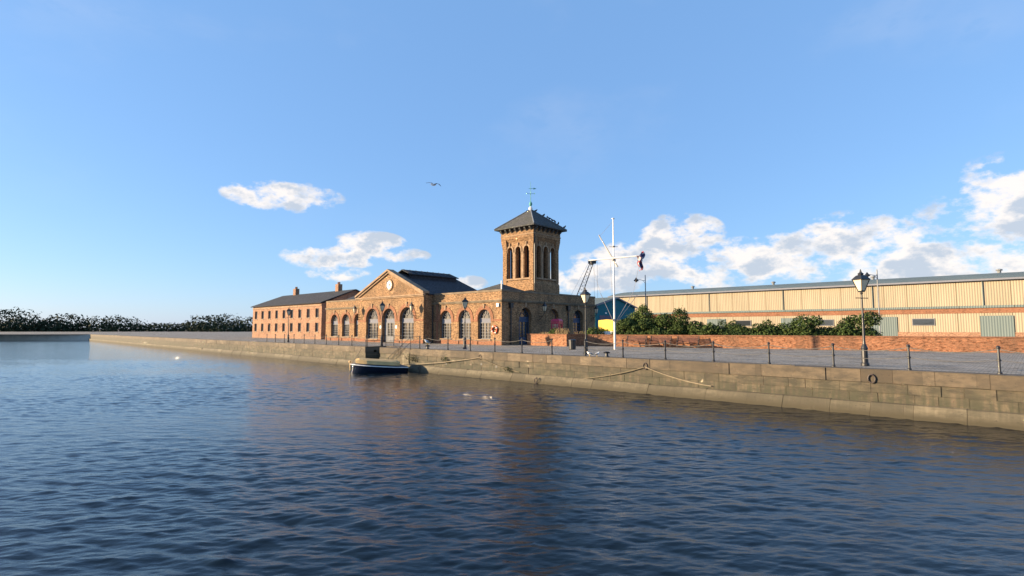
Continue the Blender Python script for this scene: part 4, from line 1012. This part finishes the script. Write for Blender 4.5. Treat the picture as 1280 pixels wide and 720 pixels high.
p = plxy(2.9, 1.0); shrub('leafy_bush', [(0,0,1.35,.45,.4,.45),(-.35,0,1.2,.3,.3,.3)], 900, .07, M['leaf2'], 'little dark green plant in the brick planter left of the phone box', 'bush', 23, 3, None, (p[0], p[1], 0))
def grass_tuft(name, x, y, z, L, label, n, seed, h=.5, rz=0):
    rnd = random.Random(seed); t = thing(name, (x, y, z), rz, label, 'plant', 'dry plants in the brick planter'); mb = MB()
    for k in range(n):
        a = rnd.uniform(0, L); b_ = rnd.uniform(-.25,.25); hh = h*rnd.uniform(.4,1.1); dx = rnd.uniform(-.2,.2); w = .02
        mb.add([(a-w,b_,0),(a+w,b_,0),(a+dx+w*.3,b_+rnd.uniform(-.1,.1),hh)], [(0,1,2)])
        for q in range(3):
            f = rnd.uniform(.4,1); cx_, cz_ = a+dx*f, hh*f; s_ = rnd.uniform(.02,.05)
            mb.add([(cx_-s_,b_,cz_),(cx_,b_-s_,cz_-s_),(cx_+s_,b_,cz_),(cx_,b_+s_,cz_+s_)], [(0,1,2,3)])
    mb.build('stems', M['drygrass'], t)
p = plxy(3.3, .8); grass_tuft('dry_plant', p[0], p[1], .98, 1.6, 'dry brown stems in the planter in front of the phone box', 160, 31, .75, pr)
p = plxy(.5, .8); grass_tuft('dry_plant', p[0], p[1], .98, 1.8, 'low straggly plants at the left end of the brick planter', 90, 32, .4, pr)
p = wxy(.2, .9); grass_tuft('dry_plant', p[0], p[1], .9, 2.2, 'straggly growth on the low wall behind the litter bin', 120, 33, .55, wr)
# plants rooted in the dock wall joints
def wall_weed(t, z, s, label, seed):
    o = thing('wall_plant', Qp(t, -.02, z), math.atan2(QD[1], QD[0]), label, 'plant', 'weeds growing from the dock wall'); mb = MB()
    leaf_cloud(mb, [(0,-.10,0,s,.14,s*.42),(s*.7,-.08,-.15,s*.5,.1,s*.3)], int(260*s), .055, seed, -9); mb.build('foliage', M['leaf3'], o)
wall_weed(-2.5, -.72, .8, 'green weeds on the dock wall right of the moored boat', 41)
wall_weed(2.0, -.70, .45, 'small weeds on the dock wall below the station recess', 42)
wall_weed(9.1, -1.12, .38, 'patch of green weed low on the dock wall below the planter', 43)

# ------------------------------------------------------------------ flag mast
fm_ = thing('flag_mast', (8.37, 43.5, 0), 0, 'tall white signal mast with crossed yard and grey gaff on the quay', 'flagpole')
mb = MB(); mb.tube([(0,0,0),(0,0,3.0),(0,0,3.02),(0,0,7.9),(0,0,10.75)], [.09,.085,.075,.06,.04], 14); mb.lathe([(.06,0),(.13,.02),(.13,.07),(.05,.11)], (0,0,10.75), 12); mb.build('mast', M['mast'], fm_, smooth=False)
mb = MB(); mb.tube([(-1.87,1.30,7.47),(-.1,-.13,7.48),(1.70,-1.40,7.50)], [.045,.07,.045], 10); mb.build('yard', M['mast'], fm_)
mb = MB(); mb.tube([(.26,-.28,6.75),(-1.05,.62,9.45)], [.065,.045], 8); mb.lathe([(0,-.06),(.07,0),(0,.08)], (-1.06,.63,9.5), 8); mb.build('gaff', M['concrete'], fm_)
mb = MB(); mb.lathe([(.12,0),(.17,.02),(.17,.16),(.12,.18)], (0,0,7.25), 12); mb.tube([(-.35,0,8.45),(.35,0,8.45)], .02, 6); mb.lathe([(.1,0),(.14,.02),(.14,.10),(.1,.12)], (0,0,8.4), 12); mb.lathe([(.13,0),(.16,.05),(.13,.2)], (0,0,2.3), 10); mb.build('mast_band', M['yard_grey'], fm_)
def line(a, b, r=.012): mb.tube([a, b], r, 4)
for a, b, nm in (((-.14,-.1,2.35), (-1.15,-.15,4.6), 'halyard'), ((-.10,-.1,2.35), (-.32,-.15,7.4), 'halyard'), ((.14,-.1,2.35), (1.55,-.15,4.7), 'halyard'), ((.14,-.1,2.2), (1.9,-.15,4.5), 'halyard'), ((-1.15,-.15,4.6), (-1.7,1.15,7.4), 'halyard'), ((1.55,-.15,4.7), (1.9,-1.5,7.5), 'halyard'), ((0,0,10.6), (-1.05,.6,9.4), 'stay')):
    mb = MB(); line(a, b, .02 if b[2] < 5 else .009); mb.build(nm, M['panel_paint'] if b[2] < 5 else M['rope'], fm_)
# ragged flag bunched at the yard end
fl = thing('tattered_flag', (9.98, 42.05, 7.42), 0, 'bunched ragged red white and blue flag hanging from the right end of the yard', 'flag')
def flag_mat():
    m, nt, b = mat('faded_flag'); o_ = objco(nt)
    w = nd(nt, 'ShaderNodeTexVoronoi'); w.inputs['Scale'].default_value = 4.0; nt.links.new(o_, w.inputs['Vector'])
    s_ = nd(nt, 'ShaderNodeSeparateColor'); nt.links.new(w.outputs['Color'], s_.inputs[0])
    nt.links.new(ramp(nt, s_.outputs[0], [(0, (.04,.045,.12)), (.30, (.05,.06,.15)), (.34, (.50,.45,.45)), (.66, (.50,.45,.45)), (.70, (.34,.05,.06)), (1, (.30,.05,.05))]), b.inputs['Base Color']); b.inputs['Roughness'].default_value = .85; return m
vs = []; fs = []; nu, nv = 12, 22
for i in range(nv+1):
    f = i/nv
    for j in range(nu+1):
        g = j/nu; w = .55*(1-f*.55)+.08*math.sin(f*7)
        x = .12+(g-.35)*w+.22*math.sin(f*3.0)*f+.10*math.sin(9*f); y = .14*math.sin(g*9+f*5)*(1-.3*f); z = .12-1.25*f-.10*math.sin(g*5+f*2)+.25*g*(1-f)
        vs.append((x, y, z))
for i in range(nv):
    for j in range(nu):
        if (i > 15 and (j < 2 or j > 9)) or (i == 9 and j > 10): continue
        fs.append((i*(nu+1)+j, i*(nu+1)+j+1, (i+1)*(nu+1)+j+1, (i+1)*(nu+1)+j))
mb = MB(); mb.add(vs, fs); fo = mb.build('flag_cloth', flag_mat(), fl, smooth=True); sm = fo.modifiers.new('t', 'SOLIDIFY'); sm.thickness = .012
mb = MB(); mb.tube([(.06,0,.1),(.02,0,.0),(.15,0,-.6)], .012, 4); mb.build('halyard', M['rope'], fl)

# ------------------------------------------------------------------ benches
def bench(t_, label):
    x, y = wxy(t_, -1.05); b_ = thing('park_bench', (x, y, 0), wr, label, 'bench', 'wooden benches against the low brick wall'); L = 1.95
    mb = MB()
    for k in range(4): mb.box(0, L, k*.115, k*.115+.095, .43, .46)
    mb.build('seat', M['wood'], b_, bevel=.004)
    mb = MB()
    for k in range(5):
        y0 = .47+k*.028; z0 = .52+k*.10; mb.box(0, L, y0, y0+.03, z0, z0+.082)
    mb.build('backrest', M['wood'], b_, bevel=.004)
    for u in (.06, L-.06):
        mb = MB(); mb.tube([(u,.02,0),(u,.0,.25),(u,.03,.43),(u,.0,.66),(u,.16,.69),(u,.50,.66)], .032, 6); mb.tube([(u,.52,0),(u,.42,.25),(u,.46,.45),(u,.58,1.05)], .034, 6); mb.tube([(u,.03,.41),(u,.46,.41)], .03, 6)
        mb.tube([(u,.08+.09*math.cos(a),.56+.09*math.sin(a)) for a in np.linspace(0, 6, 9)], .022, 5); mb.build('end_frame', M['rusty'], b_)
def tb(px):
    u = (px-640)/665; return min(range(0, 4400), key=lambda i: abs((lambda p: p[0]/p[1])(wxy(i/100, -1.0))-u))/100
bench(tb(781), 'slatted wooden bench nearest the white mast, against the brick wall')
bench(tb(810.5), 'slatted wooden bench second from the white mast, against the brick wall')
bench(tb(844), 'slatted wooden bench third from the white mast, against the brick wall')

# ------------------------------------------------------------------ yellow trailer
yt = thing('yellow_trailer', (8.82, 54.45, 0), R(-40), 'bright yellow box trailer on a white chassis behind the low wall', 'trailer')
mb = MB(); v, f = holed([(0,1.46),(1.95,1.46),(1.95,2.56),(.98,2.64),(0,2.56)], [], 1.9); mb.add(v, f); mb.build('box_body', M['yellow'], yt)
mb = MB(); mb.box(-.04,2.0,-.05,1.95,1.12,1.43); mb.box(.02,1.93,.1,1.8,1.432,1.458); mb.box(-.5,-.04,.85,1.05,.75,.87); mb.box(.1,1.85,.15,.3,.6,1.148); mb.box(.1,1.85,1.6,1.75,.6,1.148); mb.build('chassis', M['white_paint'], yt)
for i, x_ in enumerate((.45, 1.5)):
    for y_ in (-.02, 1.72):
        mb = MB(); n_ = 16; v = [(x_+.36*math.cos(a), y_+w, .36+.36*math.sin(a)) for w in (0,.2) for a in np.linspace(0, 2*math.pi, n_+1)[:-1]]
        mb.add(v, [tuple(range(n_-1,-1,-1)), tuple(range(n_,2*n_))]+[(k,(k+1)%n_,n_+(k+1)%n_,n_+k) for k in range(n_)]); mb.build('wheel', M['iron'], yt)
mb = MB(); mb.box(1.62,1.66,-.012,-.002,1.5,2.5); mb.box(.25,.29,-.012,-.002,1.5,2.5); mb.box(.29,1.62,-.012,-.002,2.46,2.5); mb.build('hatch_frame', M['yellow'], yt)

# ------------------------------------------------------------------ sheds behind
sh = thing('blue_shed', (14.1, 90.1, 0), math.atan2(.739, .673), 'dark teal clad industrial shed with a shallow gable beyond the low wall', 'shed')
GW = 13.4; SDp = 26
mb = MB(); v, f = holed([(0,0),(GW,0),(GW,5.6),(GW/2,7.1),(0,5.6)], [], .2); mb.add(v, f); mb.box(0,.2,.2,SDp,0,5.6); mb.box(GW-.2,GW,.2,SDp,0,5.6); v, f = holed([(.2,0),(GW-.2,0),(GW-.2,5.6),(GW/2,7.1),(.2,5.6)], [], .2); mb.add([(x,y+SDp-.2,z) for x,y,z in v], f); mb.build('cladding', M['teal'], sh)
mb = MB(); mb.slab((-.3,-.25,5.62),(GW/2,-.25,7.22),(GW/2,SDp,7.22),(-.3,SDp,5.62),-.15); mb.slab((GW/2,-.25,7.22),(GW+.3,-.25,5.62),(GW+.3,SDp,5.62),(GW/2,SDp,7.22),-.15); mb.build('roof', M['roofmetal'], sh)
mb = MB(); mb.bar((-.3,-.30,5.6),(GW/2,-.30,7.2),.10,.22); mb.bar((GW/2,-.30,7.2),(GW+.3,-.30,5.6),.10,.22); mb.build('barge_board', M['panel_paint'], sh)
mb = MB(); mb.box(3.0,3.5,-.06,-.003,4.3,4.55); mb.build('vent', M['white_paint'], sh)
mb = MB(); mb.box(1.2,5.2,-.05,-.003,.0,4.0); mb.build('roller_door', M['blue_paint'], sh)

cs = thing('cream_shed', (22.3, 120.1, 0), SR, 'long cream clad warehouse with grey roof and red brick band behind the hedge', 'warehouse')
CL = 100
mb = MB(); mb.box(0, CL, 0, .25, 5.1, 8.9); mb.box(0,.25,.25,30,5.1,8.9); mb.box(CL-.25,CL,.25,30,5.1,8.9); mb.box(.25,CL-.25,29.75,30,5.1,8.9); mb.build('cladding', M['cream'], cs)
mb = MB(); mb.box(0, CL, -.06, .25, 4.0, 4.75); mb.box(0,.25,.25,30,0,4.75); mb.box(CL-.25,CL,.25,30,0,4.75); mb.build('brick_band', M['redbrick'], cs)
mb = MB(); mb.box(0, CL, 0, .25, 1.2, 3.998); mb.build('lower_cladding', M['cream'], cs)
mb = MB(); mb.box(0, CL, -.08, .25, 0, 1.198); mb.build('brick_base', M['farbrick'], cs)
for k in range(6):
    u = 22+k*13.5; mb = MB(); mb.box(u, u+3.6, -.13, -.085, .02, 3.6); mb.build('roller_door', M['roofmetal'], cs)
    mb = MB(); mb.box(u+5.5, u+8.3, -.10, -.004, 2.2, 3.3); w_ = mb.build('window', M['frame_paint'], cs); mb = MB(); mb.box(u+5.6, u+8.2, -.12, -.103, 2.3, 3.2); mb.build('pane', M['glass_far'], w_)
mb = MB(); mb.box(-.05, CL+.05, -.25, .02, 4.752, 5.098); mb.build('band_course', M['roofmetal'], cs)
mb = MB(); N = 14; prof = []
for k in range(N+1):
    q = k/N; prof.append((-.5+31*q, 8.95+1.75*math.sin(math.pi*q)**.8 if 0 < q < 1 else 8.95))
vs = [(-.4, y, z) for y, z in prof]+[(CL+.4, y, z) for y, z in prof]; fs = [(k, k+1, N+2+k, N+1+k) for k in range(N)]+[tuple(range(N+1)), tuple(range(2*N+1, N, -1)), (0, N, 2*N+1, N+1)]
mb.add(vs, fs); mb.build('roof', M['roofmetal'], cs)
mb = MB(); mb.box(-.4, CL+.4, -.62, -.50, 8.72, 8.98); mb.build('gutter', M['panel_paint'], cs)
for k in range(7):
    u = 9+k*13.5; mb = MB(); mb.tube([(u,-.12,5.1),(u,-.12,8.72)], .06, 6); mb.build('downpipe', M['roofmetal'], cs)
for k in range(5):
    u = 14+k*17; mb = MB(); mb.lathe([(.25,0),(.25,.5),(.45,.55),(.4,.75),(.05,.85)], (u, 12, 10.5), 10); mb.build('roof_vent', M['lead'], cs)

# ------------------------------------------------------------------ street lights behind the hedge
def street_light(x, y, H, s, label):
    t = thing('street_light', (x, y, 0), 0, label, 'street light', 'tall street lights beyond the hedge')
    mb = MB(); mb.lathe([(.11,0),(.11,1.0),(.065,1.1),(.055,H-.5),(.05,H),(.02,H+.12)], (0,0,0), 8); mb.build('pole', M['yard_grey'], t)
    mb = MB(); mb.tube([(0,0,H-.62),(s*1.05,0,H-.42),(s*1.12,0,H-.45)], .03, 6); mb.tube([(0,0,H-.95),(s*.3,0,H-.58)], .02, 5); mb.lathe([(0,-.05),(.06,0),(0,.06)], (s*1.12,0,H-.38), 6); mb.build('arm', M['yard_grey'], t)
    mb = MB(); mb.lathe([(.10,-.72),(.30,-.62),(.31,-.58),(.16,-.42),(.08,-.30),(.04,-.22)], (s*1.1,0,H), 10); ln = mb.build('lantern', M['iron'], t)
    mb = MB(); mb.lathe([(.02,-.82),(.10,-.78),(.12,-.722)], (s*1.1,0,H), 8); mb.build('lamp_glass', M['lamp_glass'], ln)
street_light(16.1, 64, 8.1, -1, 'tall grey street light with a hanging lamp above the leafy bush')
street_light(40.0, 58.0, 8.1, -1, 'tall grey street light beyond the far right hedge')

# ------------------------------------------------------------------ dockside crane far off
cr = thing('dock_crane', (19.2, 165, 0), 0, 'dark lattice jib of a distant dockside crane beyond the station roof', 'crane')
def lattice(mb, a, b, w0, w1, n):
    a, b = Vector(a), Vector(b); d = (b-a).normalized(); s1 = d.cross(Vector((0,1,0))).normalized(); s2 = d.cross(s1).normalized(); prev = None
    for i in range(n+1):
        p = a.lerp(b, i/n); w = w0+(w1-w0)*i/n; cur = [p+s1*w*i_+s2*w*j_ for i_, j_ in ((-1,-1),(1,-1),(1,1),(-1,1))]
        if prev:
            for k in range(4): mb.bar(prev[k], cur[k], .12); mb.bar(prev[k], cur[(k+1) % 4], .07)
        prev = cur
mb = MB(); lattice(mb, (.2,0,8), (5.55,0,21.9), .85, .5, 13); mb.build('jib', M['iron'], cr)
mb = MB(); mb.lathe([(.7,0),(.7,.9)], (5.6,0,21.7), 10); mb.box(4.6,7.0,-.5,.5,22.0,23.1); mb.bar((5.6,0,22),(7.4,0,23.2),.35); mb.build('jib_head', M['iron'], cr)
mb = MB(); lattice(mb, (-1,0,0), (-1,0,8), 1.2, 1.0, 4); mb.box(-4,2.4,-2,2,8,11.5); mb.build('crane_cab', M['iron'], cr)
mb = MB(); mb.bar((-1.2,0,11.5),(4.9,0,22.6),.05); mb.bar((6.4,0,22),(6.4,0,6),.05); mb.bar((7.4,0,22.6),(7.4,0,6),.05); mb.box(6.1,7.7,-.2,.2,5,6); mb.build('cables', M['iron'], cr)

# ------------------------------------------------------------------ what lies further left along the dock
def warehouse(loc, rz, L, D, H, rh, wall, roof, label, rows, nwin, ww=1.1, wh=1.5):
    t = thing('warehouse', (*loc, 0), rz, label, 'warehouse'); hs = []; zs = [1.2+r*(H-1.2)/rows for r in range(rows)]
    for r in range(rows):
        for k in range(nwin): u = L*(k+.5)/nwin; hs.append([(u-ww/2, zs[r]), (u+ww/2, zs[r]), (u+ww/2, zs[r]+wh), (u-ww/2, zs[r]+wh)])
    mb = MB(); v, f = holed([(0,0),(L,0),(L,H),(0,H)], hs, .4); mb.add(v, f)
    for x_ in (0, L-.4): g_, h_ = holed([(.4,0),(D,0),(D,H),(D/2,H+rh),(.4,H)], [], .4); mb.add([(x_+y, x, z) for x, y, z in g_], h_)
    mb.box(.4, L-.4, D-.4, D, 0, H); w_ = mb.build('wall', wall, t)
    mb = MB(); mb.slab((-.3,-.35,H-.05),(L+.3,-.35,H-.05),(L+.3,D/2,H+rh),(-.3,D/2,H+rh),-.15); mb.slab((-.3,D/2,H+rh),(L+.3,D/2,H+rh),(L+.3,D+.35,H-.05),(-.3,D+.35,H-.05),-.15); mb.build('roof', roof, t)
    for hsq in hs:
        (a, z0), (b, _), (_, z1), _ = hsq; mb = MB()
        mb.box(a, b, .16, .22, z0, z0+.07); mb.box(a, b, .16, .22, z1-.07, z1); mb.box(a, a+.07, .16, .22, z0+.07, z1-.07); mb.box(b-.07, b, .16, .22, z0+.07, z1-.07); mb.box((a+b)/2-.03, (a+b)/2+.03, .16, .22, z0+.07, z1-.07)
        wo_ = mb.build('window', M['frame_paint'], t); mb = MB(); mb.box(a, b, .23, .26, z0, z1); mb.build('pane', M['glass_far'], wo_); mb = MB(); mb.box(a-.1, b+.1, -.08, .1, z0-.14, z0-.002); mb.build('sill', M['sandstone'], wo_)
    mb = MB(); mb.box(-.05, L+.05, -.1, -.003, H-.45, H-.2); mb.build('eaves_course', M['sandstone'], t)
    for u in (L*.2, L*.8):
        mb = MB(); mb.box(u-.5, u+.5, D/2-.4, D/2+.4, H+rh-.4, H+rh+1.3); c_ = mb.build('chimney', wall, t)
        mb = MB(); 
        for q in (-.25,.25): mb.lathe([(.13,0),(.11,.4)], (u+q, D/2, H+rh+1.3), 8)
        mb.build('chimney_pot', M['redbrick'], c_)
    return t
w1 = station_xy(-70, 3); warehouse(w1, SR, 27, 12, 5.9, 2.4, M['farbrick'], M['slate'], 'two storey brown brick warehouse left of the pumping station', 2, 9)
mb = MB(); rnd = random.Random(5)
lobes = [(-460+i*22+rnd.uniform(-8,8), 330+rnd.uniform(-20,20), rnd.uniform(0,3), rnd.uniform(16,26), 9, rnd.uniform(5,11)) for i in range(60)]+[(-460+i*14, 322, 1.5, 13, 5, 4) for i in range(94)]
leaf_cloud(mb, lobes, 180000, .8, 9, 0); meta(mb.build('distant_woodland', M['leaf_far'], None), kind='stuff')
